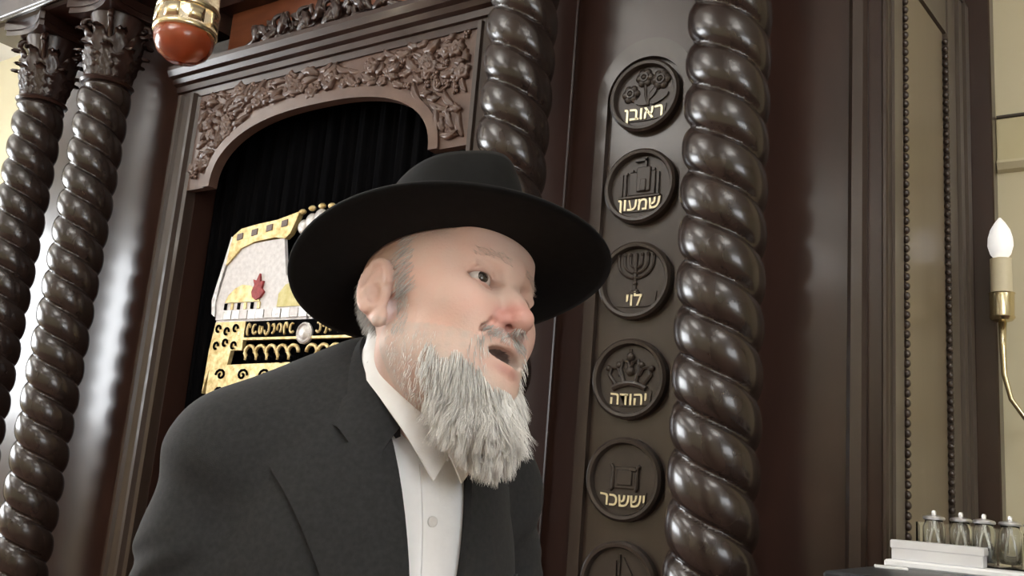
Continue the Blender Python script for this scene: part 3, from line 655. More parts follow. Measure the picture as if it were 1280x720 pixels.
obj('back_plate', MB().lathe([(.012, 0), (.012, .0)], 8) if False else MB().lathe([(.055, 0), (.055, .008), (.04, .016), (.015, .022)], 32, (SX + .163, YB, 1.63), ax=1), 'brass', sc_)

# ================================================================ OIL LIGHT STAND
TX0, TX1, TY0, TY1, TZ = -.415, .42, 1.50, 2.03, 1.235
st = empty('cabinet_stand', ((TX0 + TX1) / 2, (TY0 + TY1) / 2, 0), 'tall black-topped cabinet in the lower right corner', 'cabinet')
obj('cabinet_top', MB().box(TX0, TX1, TY0, TY1, TZ - .025, TZ, .004), 'black_top', st)
obj('cabinet_body', MB().box(TX0 + .02, TX1 - .02, TY0 + .03, TY1 - .01, .08, TZ - .025, .004), 'wood', st)
for x0, x1 in ((TX0 + .03, .0), (.005, TX1 - .03)):
    d = obj('cabinet_door', MB().box(x0, x1, TY0 + .012, TY0 + .03, .12, TZ - .05, .004), 'wood_panel', st)
    hx = x1 - .03 if x1 < .1 else x0 + .03
    obj('door_knob', MB().lathe([(.006, 0), (.006, .012), (.014, .018), (.012, .026), (.003, .028)], 16, (hx, TY0 + .012, .7), ax=1), 'brass', d)
obj('cabinet_plinth', MB().box(TX0 + .04, TX1 - .04, TY0 + .06, TY1 - .02, 0, .08), 'black_top', st)
tag(obj('glass_slab', MB().box(-.402, .30, 1.845, 2.02, TZ, TZ + .013, .003), 'paper', at=(-.05, 1.93, TZ)), 'long white slab under the glass oil jars on the black cabinet', 'tray')
card = obj('paper_card', MB().box(-.027, .027, -.02, .02, 0, .004, .001), 'paper', at=(-.405 + .028, 1.785, TZ), rot=(0, 0, .25), local=True); tag(card, 'small blank white card at the corner of the black cabinet top', 'card')
bx = empty('silver_box', (-.315, 1.883, TZ + .013), 'flat silver box lying in front of the glass oil jars', 'box')
obj('box_base', MB().box(-.392, -.242, 1.858, 1.908, TZ + .013, TZ + .040, .002), 'silver_card', bx)
obj('box_lid', MB().box(-.394, -.240, 1.856, 1.910, TZ + .033, TZ + .048, .002), 'silver_card', bx)
ac = empty('acrylic_tray', (-.20, 1.965, TZ + .013), 'clear acrylic tray holding the row of oil jars', 'tray')
t = .003; ax0, ax1, ay0, ay1, az0, az1 = -.362, -.03, 1.922, 2.012, TZ + .013, TZ + .083
for nm, b in (('tray_wall', (ax0, ax1, ay0, ay0 + t, az0, az1)), ('tray_wall', (ax0, ax1, ay1 - t, ay1, az0, az1)), ('tray_wall', (ax0, ax0 + t, ay0 + t, ay1 - t, az0, az1)), ('tray_wall', (ax1 - t, ax1, ay0 + t, ay1 - t, az0, az1)), ('tray_floor', (ax0 + t, ax1 - t, ay0 + t, ay1 - t, az0, az0 + t))):
    obj(nm, MB().box(*b), 'clear_glass', ac, smooth=0)
jb = TZ + .016
jglass = mesh_of('jar_glass', MB().lathe([(.001, 0), (.0185, 0), (.0195, .004), (.0195, .060), (.016, .068), (.016, .073), (.0145, .073), (.0145, .068), (.018, .059), (.018, .006), (.001, .005)], 24, cap=False), 'clear_glass', True)
jlid = mesh_of('metal_lid', MB().lathe([(.002, .072), (.019, .073), (.020, .076), (.018, .079), (.010, .081), (.004, .082), (.0045, .087), (.003, .090), (.0005, .0905)], 24, cap=False), 'steel', 40)
for i, (x, y, lab) in enumerate(((-.337, 1.958, 'glass oil jar with metal lid nearest the wooden side panel'), (-.294, 1.978, 'second glass oil jar from the wooden side panel'), (-.252, 1.956, 'third glass oil jar from the wooden side panel'), (-.212, 1.978, 'fourth glass oil jar from the wooden side panel'), (-.170, 1.960, 'glass oil jar at the right picture edge'))):
    e = empty('oil_jar', (x, y, jb), lab, 'oil jar', 'glass oil jars in the acrylic tray')
    put('jar_glass', jglass, e, (x, y, jb)); put('metal_lid', jlid, e, (x, y, jb))
    m = MB(); m.tube([(x - .010, y, jb + .007), (x - .007, y, jb + .035), (x - .002, y, jb + .058), (x, y, jb + .072)], .0022, 6); obj('wick', m, 'wick', e, smooth=True)
    m = MB(); m.tube([(x + .012, y, jb + .007), (x + .009, y, jb + .03), (x + .004, y, jb + .05), (x + .001, y, jb + .072)], .0022, 6); obj('wick', m, 'wick', e, smooth=True)
# ================================================================ THE PERSON
O_ = np.array([-0.69, 0.80, 0.0]); D_ = np.array([.953, -.304, 0]); D_ /= np.linalg.norm(D_)
RP = np.stack([np.array([D_[1], -D_[0], 0]), D_, np.array([0, 0, 1.0])], 1)      # person local (right, forward, up) -> world
HR = np.array([[-0.133, 0.976, -0.171], [-0.959, -0.083, 0.271], [0.251, 0.2, 0.947]]); u_, s_, v_ = np.linalg.svd(HR); HR = u_ @ v_
HT = np.array([-0.626, 0.784, 1.484])
def h2p(v): return ((np.asarray(v) @ HR.T + HT) - O_) @ RP
def p2h(v): return ((np.asarray(v) @ RP.T + O_) - HT) @ HR
per = empty('person', tuple(O_), 'person in a black wide-brimmed hat, dark suit and white beard, speaking', 'person')
per.rotation_euler = (0, 0, math.atan2(-D_[0], D_[1]))
def pobj(name, mb, m, smooth=True, parent=None, fix=True):
    o = bpy.data.objects.new(name, mesh_of(name, mb, m, smooth, fix)); col.objects.link(o); o.parent = parent or per; return o

def ell(c, r):
    c = np.array(c, np.float32); r = np.array(r, np.float32)
    def fn(x, y, z):
        a, b, d = (x - c[0]) / r[0], (y - c[1]) / r[1], (z - c[2]) / r[2]
        k0 = np.sqrt(a * a + b * b + d * d); k1 = np.sqrt((a / r[0]) ** 2 + (b / r[1]) ** 2 + (d / r[2]) ** 2) + 1e-6
        return k0 * (k0 - 1) / k1
    return fn, c - r, c + r
def cone(a, b, ra, rb):
    a = np.array(a, np.float32); b = np.array(b, np.float32); ba = b - a; L2 = float(ba @ ba) + 1e-12
    def fn(x, y, z):
        px, py, pz = x - a[0], y - a[1], z - a[2]
        t = np.clip((px * ba[0] + py * ba[1] + pz * ba[2]) / L2, 0, 1)
        return np.sqrt((px - t * ba[0]) ** 2 + (py - t * ba[1]) ** 2 + (pz - t * ba[2]) ** 2) - (ra + (rb - ra) * t)
    m = max(ra, rb); return fn, np.minimum(a, b) - m, np.maximum(a, b) + m
class SDF:
    def __init__(s, lo, hi, h):
        s.h = h; s.lo = np.array(lo, np.float32); s.ax = [np.arange(lo[i], hi[i] + h, h, dtype=np.float32) for i in range(3)]
        s.D = np.full([len(a) for a in s.ax], 1.0, np.float32)
    def sub(s, lo, hi):
        sl = tuple(slice(max(int((lo[i] - s.lo[i]) / s.h) - 1, 0), max(min(int((hi[i] - s.lo[i]) / s.h) + 3, len(s.ax[i])), 0)) for i in range(3))
        return sl, s.ax[0][sl[0]][:, None, None], s.ax[1][sl[1]][None, :, None], s.ax[2][sl[2]][None, None, :]
    def add(s, p, k=.01):
        fn, lo, hi = p; mg = k + .03; sl, x, y, z = s.sub(lo - mg, hi + mg)
        if s.D[sl].size == 0: return s
        a = s.D[sl]; b = fn(x, y, z); h = np.maximum(k - np.abs(a - b), 0) / k; s.D[sl] = np.minimum(a, b) - h * h * k * .25; return s
    def cut(s, p, k=.004):
        fn, lo, hi = p; mg = k + .01; sl, x, y, z = s.sub(lo - mg, hi + mg)
        if s.D[sl].size == 0: return s
        a = s.D[sl]; b = -fn(x, y, z); h = np.maximum(k - np.abs(a - b), 0) / k; s.D[sl] = np.maximum(a, b) + h * h * k * .25; return s
    def mesh(s):
        D = s.D.copy()
        for ax in range(3):                                     # close at the borders
            i0 = [slice(None)] * 3; i0[ax] = 0; D[tuple(i0)] = np.abs(D[tuple(i0)]) + 1e-4; i0[ax] = -1; D[tuple(i0)] = np.abs(D[tuple(i0)]) + 1e-4
        S = D < 0; offs = [(i, j, k) for i in (0, 1) for j in (0, 1) for k in (0, 1)]
        n = [d - 1 for d in D.shape]; c = np.zeros(n, np.int8)
        for i, j, k in offs: c += S[i:n[0] + i, j:n[1] + j, k:n[2] + k]
        act = (c > 0) & (c < 8); ai = np.argwhere(act); idx = np.full(n, -1, np.int64); idx[act] = np.arange(len(ai))
        val = {o: D[ai[:, 0] + o[0], ai[:, 1] + o[1], ai[:, 2] + o[2]] for o in offs}
        acc = np.zeros((len(ai), 3)); cn = np.zeros(len(ai))
        for o in offs:
            for a_ in range(3):
                if o[a_]: continue
                q = list(o); q[a_] = 1; q = tuple(q); va, vb = val[o], val[q]; mk = (va < 0) != (vb < 0)
                t = np.where(mk, va / np.where(mk, va - vb, 1), 0); p = np.tile(np.array(o, float), (len(ai), 1)); p[:, a_] = t
                acc[mk] += p[mk]; cn[mk] += 1
        V = s.lo + (ai + acc / cn[:, None]) * s.h
        F = []
        for a_ in range(3):
            b_, c_ = (a_ + 1) % 3, (a_ + 2) % 3
            s0 = [slice(None)] * 3; s1 = [slice(None)] * 3; s0[a_] = slice(0, -1); s1[a_] = slice(1, None)
            d = S[tuple(s0)] != S[tuple(s1)]; e = np.argwhere(d); e = e[(e[:, b_] > 0) & (e[:, c_] > 0) & (e[:, b_] < n[b_]) & (e[:, c_] < n[c_])]
            ins = S[tuple(e.T)]
            def cell(db, dc):
                q = e.copy(); q[:, b_] -= db; q[:, c_] -= dc; return idx[tuple(q.T)]
            f = np.stack([cell(1, 1), cell(0, 1), cell(0, 0), cell(1, 0)], 1); f[~ins] = f[~ins][:, ::-1]; F.append(f)
        return V, np.concatenate(F)
    def front(s):
        """y of the foremost surface for every x,z column"""
        S = s.D < 0; ny = S.shape[1]; r = S[:, ::-1, :]; any_ = r.any(1); j = ny - 1 - r.argmax(1); j = np.minimum(j, ny - 2)
        I, K = np.indices(j.shape); a = s.D[I, j, K]; b = s.D[I, j + 1, K]; t = np.clip(a / np.where(a - b == 0, 1, a - b), 0, 1)
        return np.where(any_, s.ax[1][j] + t * s.h, np.nan)
    def sample_front(s, fy, x, z):
        fx = np.clip((np.asarray(x) - s.lo[0]) / s.h, 0, fy.shape[0] - 2); fz = np.clip((np.asarray(z) - s.lo[2]) / s.h, 0, fy.shape[1] - 2)
        i = fx.astype(int); k = fz.astype(int); u = fx - i; w = fz - k
        return fy[i, k] * (1 - u) * (1 - w) + fy[i + 1, k] * u * (1 - w) + fy[i, k + 1] * (1 - u) * w + fy[i + 1, k + 1] * u * w

# ---------------------------------------------------------------- head and neck (head local: x right, y forward, z up)
H = SDF((-.125, -.155, -.215), (.105, .145, .155), .0019)
H.add(ell((0, -.008, .052), (.0765, .098, .088)))
H.add(ell((0, .035, -.01), (.066, .066, .095)), .03)
H.add(ell((0, .040, -.062), (.054, .054, .052)), .03)                      # jaw
H.add(cone((.052, .0, -.048), (.018, .072, -.095), .018, .016), .03); H.add(cone((-.052, .0, -.048), (-.018, .072, -.095), .018, .016), .03)
H.add(ell((0, .078, -.098), (.022, .018, .018)), .025)                     # chin
for s in (1, -1):
    H.add(ell((s * .043, .064, -.008), (.024, .024, .021)), .025)          # cheek bones
    H.add(ell((s * .030, .080, -.026), (.019, .014, .021)), .02)           # cheek beside nose
    H.add(cone((s * .008, .0930, .036), (s * .042, .078, .038), .0100, .009), .016)   # brow ridge
    H.add(ell((s * .056, .030, .03), (.018, .03, .03)), .03)               # temple
H.add(ell((0, .074, .075), (.052, .022, .03)), .03)                        # forehead
H.add(ell((0, .076, -.060), (.034, .021, .028)), .02)                      # muzzle
EYE = [np.array((s * .0315, .0770, .0145)) for s in (1, -1)]
for e in EYE: H.cut(ell(tuple(e + np.array((0, .017, -.001))), (.019, .013, .0125)), .012)
for e in EYE:
    H.add(ell(tuple(e), (.0172, .0160, .0150)), .004)
    H.add(cone(tuple(e + np.array((-.014, .009, .0105))), tuple(e + np.array((.014, .007, .0100))), .0042, .0042), .006)   # upper lid fold
    H.add(cone(tuple(e + np.array((-.011, .0095, -.0145))), tuple(e + np.array((.011, .0085, -.0135))), .004, .004), .008)  # bag
# nose
H.add(cone((0, .086, .024), (0, .106, -.010), .0080, .0095), .012)
H.add(cone((0, .103, -.005), (0, .1145, -.025), .0095, .0115), .010)
H.add(ell((0, .1130, -.027), (.0118, .0125, .0115)), .007)
for s in (1, -1):
    H.add(ell((s * .0140, .0990, -.0295), (.0075, .0115, .0080)), .006)
    H.cut(cone((s * .0075, .108, -.040), (s * .009, .1035, -.029), .0040, .0030), .003)
# lips and mouth
def lip(z0, zc, r, yy, w=.025, k=.006):
    pts = [(w * t, yy - .020 * t * t, z0 + (zc - z0) * (1 - t * t)) for t in np.linspace(-1, 1, 9)]
    for p, q in zip(pts[:-1], pts[1:]): H.add(cone(p, q, r, r), k)
lip(-.0600, -.0520, .0048, .0985); lip(-.0640, -.0790, .0058, .0970, .023)
H.cut(ell((0, .098, -.0645), (.0250, .020, .0075)), .003)
# ears
def ear(s):
    c = np.array((s * .0745, -.010, .002))
    def e(a, b, o): return tuple(c + np.array((s * (o + .22 * max(-a + .006, 0)), a, b)))          # a: + forward, b: up, o: outward
    H.add(ell(e(-.004, -.002, .002), (.007, .0165, .030)), .006)
    H.add(ell(e(-.008, .012, .004), (.006, .016, .020)), .004)
    H.add(ell(e(.004, -.030, .004), (.0065, .0095, .0105)), .006)
    hx = [(-.0045 + (.0165 + .001 * math.sin(q)) * math.cos(q), .0065 + .0290 * math.sin(q)) for q in np.linspace(.1, PI + 1.15, 16)]
    for p, q in zip(hx[:-1], hx[1:]): H.add(cone(e(p[0], p[1], .0075), e(q[0], q[1], .0075), .0040, .0040), .004)
    an = [(-.003, .022), (-.011, .015), (-.013, .002), (-.009, -.012), (-.002, -.018)]
    for p, q in zip(an[:-1], an[1:]): H.add(cone(e(p[0], p[1], .0085), e(q[0], q[1], .0085), .0030, .0030), .005)
    H.cut(ell(e(-.001, -.003, .0125), (.0085, .0075, .0115)), .004)
    H.cut(ell(e(-.014, .022, .0125), (.004, .004, .012)), .004)
    H.add(ell(e(.0095, -.004, .006), (.004, .0035, .006)), .004)
ear(1); ear(-1)
# eyelid slits
for e in EYE: H.cut(ell(tuple(e + np.array((0, .014, -.0008))), (.0205, .026, .0047)), .0016)
for e in EYE:
    pts = [e + np.array((a, .0148 - 28 * a * a, .0092 - 16 * a * a)) for a in np.linspace(-.013, .015, 7)]
    for p, q in zip(pts[:-1], pts[1:]): H.cut(cone(tuple(p), tuple(q), .0009, .0009), .003)
    pts = [e + np.array((a, .0130 - 26 * a * a, -.0105 + 18 * a * a)) for a in np.linspace(-.012, .014, 7)]
    for p, q in zip(pts[:-1], pts[1:]): H.cut(cone(tuple(p), tuple(q), .0007, .0007), .004)
nb = p2h([(-.015, .028, 1.385)])[0]; nb2 = p2h([(0, .0, 1.30)])[0]
H.add(cone(tuple(nb), (0, -.018, -.045), .053, .050), .03)
H.add(cone(tuple(nb), tuple(nb2), .056, .080), .03)
for s in (1, -1):                                               # crow's feet
    for a, b in ((.006, .012), (0, 0), (-.006, -.011)): H.cut(cone((s * .0505, .0655, .0145 + a), (s * .0595, .0525, .0145 + b), .0006, .0004), .004)
# creases: nasolabial
for s in (1, -1):
    pts = [(s * .0245, .0985, -.034), (s * .0315, .0925, -.044), (s * .0375, .0840, -.060)]
    for p, q in zip(pts[:-1], pts[1:]): H.cut(cone(p, q, .0022, .0020), .006)
hv, hf = H.mesh()
# skin tint by place on the face
def g(c, r): c = np.array(c); r = np.array(r); return np.exp(-(((hv - c) / r) ** 2).sum(1))
skin = np.tile(np.array((.60, .415, .33)), (len(hv), 1))
skin[:] = (.67, .49, .415)
def mixc(w, c): 
    global skin
    skin = skin * (1 - w[:, None]) + np.array(c) * w[:, None]
mixc(.75 * np.clip(g((0, .113, -.024), (.022, .02, .016)) + g((.016, .1, -.029), (.013, .016, .012)) + g((-.016, .1, -.029), (.013, .016, .012)), 0, 1), (.50, .205, .185))
mixc(.55 * np.clip(g((.042, .072, -.022), (.024, .03, .022)) + g((-.042, .072, -.022), (.024, .03, .022)), 0, 1), (.60, .30, .25))
mixc(.35 * g((.075, -.01, .0), (.02, .035, .045)), (.60, .33, .28))
lipw = np.clip(g((0, .100, -.080), (.024, .02, .007)) + .6 * g((0, .102, -.0525), (.024, .02, .0045)), 0, 1)
mixc(.75 * lipw, (.46, .22, .20))
mixc((((hv[:, 0] / .0255) ** 2 + ((hv[:, 2] + .0645) / .0085) ** 2 < 1) & (hv[:, 1] < .0968 - .018 * (hv[:, 0] / .025) ** 2)).astype(float), (.05, .014, .013))
stub = ((hv[:, 2] < -.030 - .25 * (hv[:, 1] - .0)) & (hv[:, 1] > -.01) & (hv[:, 2] > -.135)).astype(float) * (1 - np.clip(lipw * 3, 0, 1))
nz_ = np.abs(np.sin(hv[:, 0] * 310) * np.sin(hv[:, 1] * 270 + 1) * np.sin(hv[:, 2] * 290 + 2))
mixc(stub * (.30 + .35 * nz_), (.50, .46, .42))
for e in EYE: mixc(.35 * g(tuple(e + np.array((0, .014, -.004))), (.018, .02, .014)), (.46, .28, .24))
for e in EYE: mixc(.85 * np.exp(-(((hv[:, 2] - e[2]) - .0030) / .0018) ** 2) * g(tuple(e + np.array((0, .013, 0))), (.014, .01, .02)), (.16, .09, .075))

# ---------------------------------------------------------------- torso under the clothes, arms and hands (one body mesh)
SH = np.array((.146, -.074, 1.318)); EL = np.array((.188, -.094, 1.055)); WR = np.array((.215, .065, .875))
SHl = np.array((-.188, -.070, 1.310)); ELl = np.array((-.240, -.085, 1.05)); WRl = np.array((-.215, .085, .88))
B = SDF((-.34, -.28, .30), (.34, .30, 1.40), .009)
B.add(ell((0, -.02, 1.19), (.155, .115, .22)), .05); B.add(ell((0, -.06, .98), (.15, .115, .22)), .06); B.add(cone((0, -.01, 1.28), (0, -.005, 1.40), .09, .06), .04)
for a, b, c in ((SH, EL, WR), (SHl, ELl, WRl)): B.add(cone(a, b, .052, .042), .03); B.add(cone(b, c, .042, .027), .02)
for s in (1, -1): B.add(cone((s * .085, -.06, .90), (s * .09, -.04, .34), .085, .05), .04)
bv, bf = B.mesh()
def hand(w, e, s):
    """relaxed hand continuing the forearm e -> w ; s = +1 right, -1 left"""
    d = (w - e) / np.linalg.norm(w - e); out = np.array((s * 1.0, .15, .05)); n = np.cross(d, out); n /= np.linalg.norm(n); out = np.cross(n, d); out /= np.linalg.norm(out)
    if n[2] > 0: n = -n                                          # palm side faces down
    lat = out                                                    # across the knuckles, little finger outwards
    lo = w - .16; hi = w + .2; G = SDF(lo, hi, .0028)
    P = lambda a, b, c: tuple(w + d * a + lat * b + n * c)
    G.add(cone(P(-.05, 0, 0), P(.005, 0, 0), .0265, .024), .01)
    for b in (-.022, -.008, .008, .022): G.add(cone(P(.012, b * .7, .0), P(.082, b * 1.25, .004), .016, .0125), .014)
    for b, L in ((-.029, .070), (-.010, .079), (.010, .073), (.028, .057)):
        p0 = P(.080, b, .004); p1 = P(.080 + L * .45, b * 1.08, .012); p2 = P(.080 + L * .75, b * 1.1, .030); p3 = P(.080 + L * .88, b * 1.1, .046)
        G.add(cone(p0, p1, .0095, .0088), .003); G.add(cone(p1, p2, .0088, .008), .003); G.add(cone(p2, p3, .008, .0068), .003)
    G.add(cone(P(.018, -.020, .006), P(.050, -.048, .018), .015, .0115), .012); G.add(cone(P(.050, -.048, .018), P(.078, -.056, .028), .0105, .009), .003); G.add(cone(P(.078, -.056, .028), P(.100, -.055, .036), .009, .0075), .003)
    return G.mesh()
parts = [(h2p(hv), hf, skin), (bv, bf, None)]
for w, e, s in ((WR, EL, 1), (WRl, ELl, -1)): a, b = hand(w, e, s); parts.append((a, b, None))
V = []; F = []; Cc = []; n0 = 0
for v, f, c in parts:
    V.append(v); F.append(f + n0); n0 += len(v); Cc.append(c if c is not None else np.tile(np.array((.58, .39, .31)), (len(v), 1)))
body = pobj('body', (np.concatenate(V), np.concatenate(F)), 'skin'); setcol(body.data, np.concatenate(Cc)); body['label'] = 'face with reddish nose and open mouth'
# eyeballs
for e in EYE:
    m = MB(); nu, nv = 24, 18; gz = np.array((.30, 1.0, -.06)); gz /= np.linalg.norm(gz); a1 = np.cross(gz, (0, 0, 1.0)); a1 /= np.linalg.norm(a1); a2 = np.cross(a1, gz)
    P = []
    for j in range(nv + 1):
        th = max(PI * j / nv, .02); P.append([tuple(h2p(e + .0143 * (gz * math.cos(th) + (a1 * math.cos(p) + a2 * math.sin(p)) * math.sin(th)))) for p in np.linspace(0, 2 * PI, nu + 1)[:-1]])
    m.grid(P, True); o = pobj('eyeball', m, 'eye_white')
    m = MB(); m.grid([[tuple(h2p(e + (.0146 + dr) * (gz * math.cos(th) + (a1 * math.cos(p) + a2 * math.sin(p)) * math.sin(th)))) for p in np.linspace(0, 2 * PI, 21)[:-1]] for th, dr in ((.46, -.0006), (.42, 0), (.2, .0003), (.01, .0004))], True)
    pobj('iris', m, 'iris', parent=o)
# mouth lining
m = MB(); m.sphere((0, .076, -.066), (.022, .012, .012), 16, 10); m.v = [tuple(p) for p in h2p(m.v)]; pobj('mouth_lining', m, 'mouth')

# ---------------------------------------------------------------- hair strands
def strands(roots, dirs, lens, rad, colr, K=6, curl=.25, grav=.6, down=np.array((-.25, -.2, -.947)), clump=None):
    N = len(roots); P = np.zeros((N, K, 3)); P[:, 0] = roots; d = dirs.copy(); step = (lens / (K - 1))[:, None]
    wob = rng.normal(size=(N, 3)) * curl
    for k in range(1, K):
        wob = wob * .75 + rng.normal(size=(N, 3)) * curl * .45
        d = d + grav * down / K + wob / K; d /= np.linalg.norm(d, axis=1)[:, None]; P[:, k] = P[:, k - 1] + d * step
    if clump:
        gi = rng.choice(N, min(clump, N), replace=False); near = np.concatenate([((roots[q:q + 500, None] - roots[None, gi]) ** 2).sum(2).argmin(1) for q in range(0, N, 500)])
        w = (.55 * np.linspace(0, 1, K) ** 1.2)[None, :, None]; P = P + w * (P[gi][near] - P)
        colr = colr * (.86 + .18 * rng.random(len(gi)))[near][:, None]
    tg = np.gradient(P, axis=1); tg /= np.linalg.norm(tg, axis=2)[..., None] + 1e-9
    a = np.cross(tg, np.array((.3, .8, .52))); a /= np.linalg.norm(a, axis=2)[..., None] + 1e-9; b = np.cross(tg, a)
    rr = (np.array([1.0 - .85 * (k / (K - 1)) ** 1.5 for k in range(K)])[None, :, None]) * np.asarray(rad).reshape(-1, 1, 1)
    R = np.stack([P + rr * (a * math.cos(w) + b * math.sin(w)) for w in (0, 2.094, 4.189)], 2)           # N,K,3,3
    V = R.reshape(-1, 3); base = np.arange(N)[:, None, None] * K * 3; k = np.arange(K - 1)[None, :, None] * 3; q = np.arange(3)[None, None, :]; q2 = (q + 1) % 3
    F = np.stack(np.broadcast_arrays(base + k + q, base + k + q2, base + k + 3 + q2, base + k + 3 + q), -1).reshape(-1, 4)
    return V, F, np.repeat(colr, K * 3, axis=0)
def vnorm(v, f):
    n = np.cross(v[f[:, 1]] - v[f[:, 0]], v[f[:, 3]] - v[f[:, 0]]); N = np.zeros_like(v)
    for i in range(4): np.add.at(N, f[:, i], n)
    return N / (np.linalg.norm(N, axis=1)[:, None] + 1e-12)
hn = vnorm(hv, hf)
def pick(mask, n, w=None):
    i = np.flatnonzero(mask); p = None
    if w is not None: p = w[i] / w[i].sum()
    return rng.choice(i, n, replace=len(i) < n, p=p)
def grey(n, lo=.45, hi=.85):
    t = rng.uniform(lo, hi, n)[:, None]; return np.concatenate([t, t * .985, t * .95], 1)
x, y, z = hv.T
mouthz = ((x / .033) ** 2 + ((z + .074) / .031) ** 2 < 1) & (y > .055)
beardm = (z < -.050 - .34 * np.clip(y, 0, 1) + .006 * np.sin(y * 260)) & (y > .018) & (z > -.125) & ~mouthz
# chin beard volume
BV = SDF((-.085, .0, -.215), (.06, .15, -.05), .003)
BV.add(cone((.0, .060, -.108), (-.008, .071, -.125), .028, .028), .02); BV.add(cone((-.008, .076, -.125), (-.016, .078, -.146), .028, .018), .02)
BV.add(cone((.030, .050, -.095), (.012, .070, -.120), .015, .022), .02); BV.add(cone((-.034, .045, -.095), (-.026, .066, -.128), .020, .022), .02)
sl, X_, Y_, Z_ = BV.sub((-1, -1, -1), (1, 1, 1))
BV.D[sl] += .0035 * np.sin(X_ * 420 + 3 * np.sin(Z_ * 60)) * np.sin(Y_ * 380 + 1.0)
bvv, bff = BV.mesh(); bn = vnorm(bvv, bff)
HV = []; HF = []; HC = []; nh = 0
def push(v, f, c):
    global nh
    HV.append(v); HF.append(f + nh); HC.append(c); nh += len(v)
push(bvv, bff, np.tile(np.array((.78, .77, .74)), (len(bvv), 1)))
# jaw and cheek beard
i = pick(beardm, 3200, np.clip(.03 + (y - .038) / .035, .03, 2.0)); r = hv[i]; ln = np.clip(.006 + .024 * np.clip((r[:, 1] - .035) / .045, 0, 1) + .006 * np.clip((-r[:, 2] - .05) / .05, 0, 1), .003, .03) * rng.uniform(.6, 1.2, len(i))
push(*strands(r, hn[i] * .55 + np.array((-.1, .05, -.8)), ln, rng.uniform(.00025, .00045, len(i)), grey(len(i), .58, 1.0), clump=500))
# volume beard
i = pick(bvv[:, 2] < -.094, 8000); r = bvv[i] - bn[i] * .004; ln = rng.uniform(.018, .040, len(i)) * np.where(r[:, 2] < -.13, .7, 1.0)
push(*strands(r, bn[i] * .45 + np.array((-.12, .05, -.85)), ln, rng.uniform(.00028, .00055, len(i)), grey(len(i), .80, 1.0), K=9, curl=1.0, grav=.75, clump=420))
# moustache
mm = (np.abs(x) < .028) & (z > -.0500) & (z < -.038) & (y > .083)
i = pick(mm, 420, np.where(x < -.012, .25, 1.0)); r = hv[i]; dd = np.stack([np.sign(r[:, 0] + 1e-4) * (.45 + 12 * np.abs(r[:, 0])), np.full(len(i), .12), np.full(len(i), -.60)], 1)
push(*strands(r, dd, rng.uniform(.005, .012, len(i)), rng.uniform(.0002, .00036, len(i)), grey(len(i), .36, .85), K=6, curl=.5, grav=.3))
i = pick(((np.abs(x) > .026) & (np.abs(x) < .042) & (z > -.088) & (z < -.050) & (y > .055)), 90); r = hv[i]
push(*strands(r, hn[i] * .4 + np.array((0, .1, -.9)), rng.uniform(.007, .015, len(i)), rng.uniform(.0003, .00055, len(i)), grey(len(i), .4, .8), K=5))
i = pick((y > .0) & (y < .06) & (z < -.040 - .2 * y) & (z > -.125) & (np.abs(x) > .02), 1000); r = hv[i]
push(*strands(r, hn[i] * .35 + np.array((0, .05, -.9)), rng.uniform(.003, .007, len(i)), rng.uniform(.00016, .00028, len(i)), grey(len(i), .45, .85), K=4))
# lower lip tuft
i = pick((np.abs(x) < .014) & (z < -.100) & (z > -.112) & (y > .075), 120); r = hv[i]
push(*strands(r, hn[i] * .4 + np.array((0, .1, -.9)), rng.uniform(.01, .02, len(i)), rng.uniform(.0003, .0006, len(i)), grey(len(i), .5, .9), K=5))
beard = pobj('beard', (h2p(np.concatenate(HV)), np.concatenate(HF)), 'hair'); setcol(beard.data, np.concatenate(HC)); beard['label'] = 'bushy white and grey beard'
# hair at temple, behind the ear, and eyebrows
HV = []; HF = []; HC = []; nh = 0
hm = (np.abs(x) > .045) & (z > -.005) & (z < .07) & (y < .036 - .15 * (z - .012)) & (y > .007)
i = pick(hm, 420); r = hv[i]
push(*strands(r, hn[i] * .25 + np.array((0, -.75, -.55)), rng.uniform(.007, .016, len(i)), rng.uniform(.0002, .0004, len(i)), grey(len(i), .42, .75), K=5, grav=.2))
hb = (np.abs(x) > .02) & (np.abs(x) < .076) & (z > -.07) & (z < .05) & (y < -.045)
i = pick(hb, 2600); r = hv[i]
push(*strands(r, hn[i] * .35 + np.array((0, -.3, -.8)), rng.uniform(.006, .012, len(i)), rng.uniform(.0003, .0005, len(i)), grey(len(i), .30, .62), K=5, grav=.5))
sb_ = (np.abs(x) > .05) & (z > -.045) & (z < .015) & (y > .006) & (y < .024)
i = pick(sb_, 350); r = hv[i]
push(*strands(r, hn[i] * .25 + np.array((0, -.1, -.9)), rng.uniform(.005, .010, len(i)), rng.uniform(.00025, .0004, len(i)), grey(len(i), .4, .7), K=4, grav=.2))
hair = pobj('hair', (h2p(np.concatenate(HV)), np.concatenate(HF)), 'hair'); setcol(hair.data, np.concatenate(HC)); hair['label'] = 'short grey hair'
HV = []; HF = []; HC = []; nh = 0
for sg in (1, -1):
  HV = []; HF = []; HC = []; nh = 0
  bm_ = (x * sg > .010) & (x * sg < .048) & (np.abs(z - .0365 - .004 * np.cos((np.abs(x) - .03) * 60)) < .0048) & (y > .055)
  i = pick(bm_, 80); r = hv[i]; dd = hn[i] * .22 + np.stack([np.sign(r[:, 0]) * .9, np.full(len(i), -.3), np.full(len(i), .12)], 1)
  push(*strands(r, dd, rng.uniform(.004, .007, len(i)), rng.uniform(.00015, .00024, len(i)), grey(len(i), .42, .62) * np.array((1, .84, .74)), K=4, grav=.1))
  brow = pobj('eyebrow', (h2p(np.concatenate(HV)), np.concatenate(HF)), 'hair'); setcol(brow.data, np.concatenate(HC))

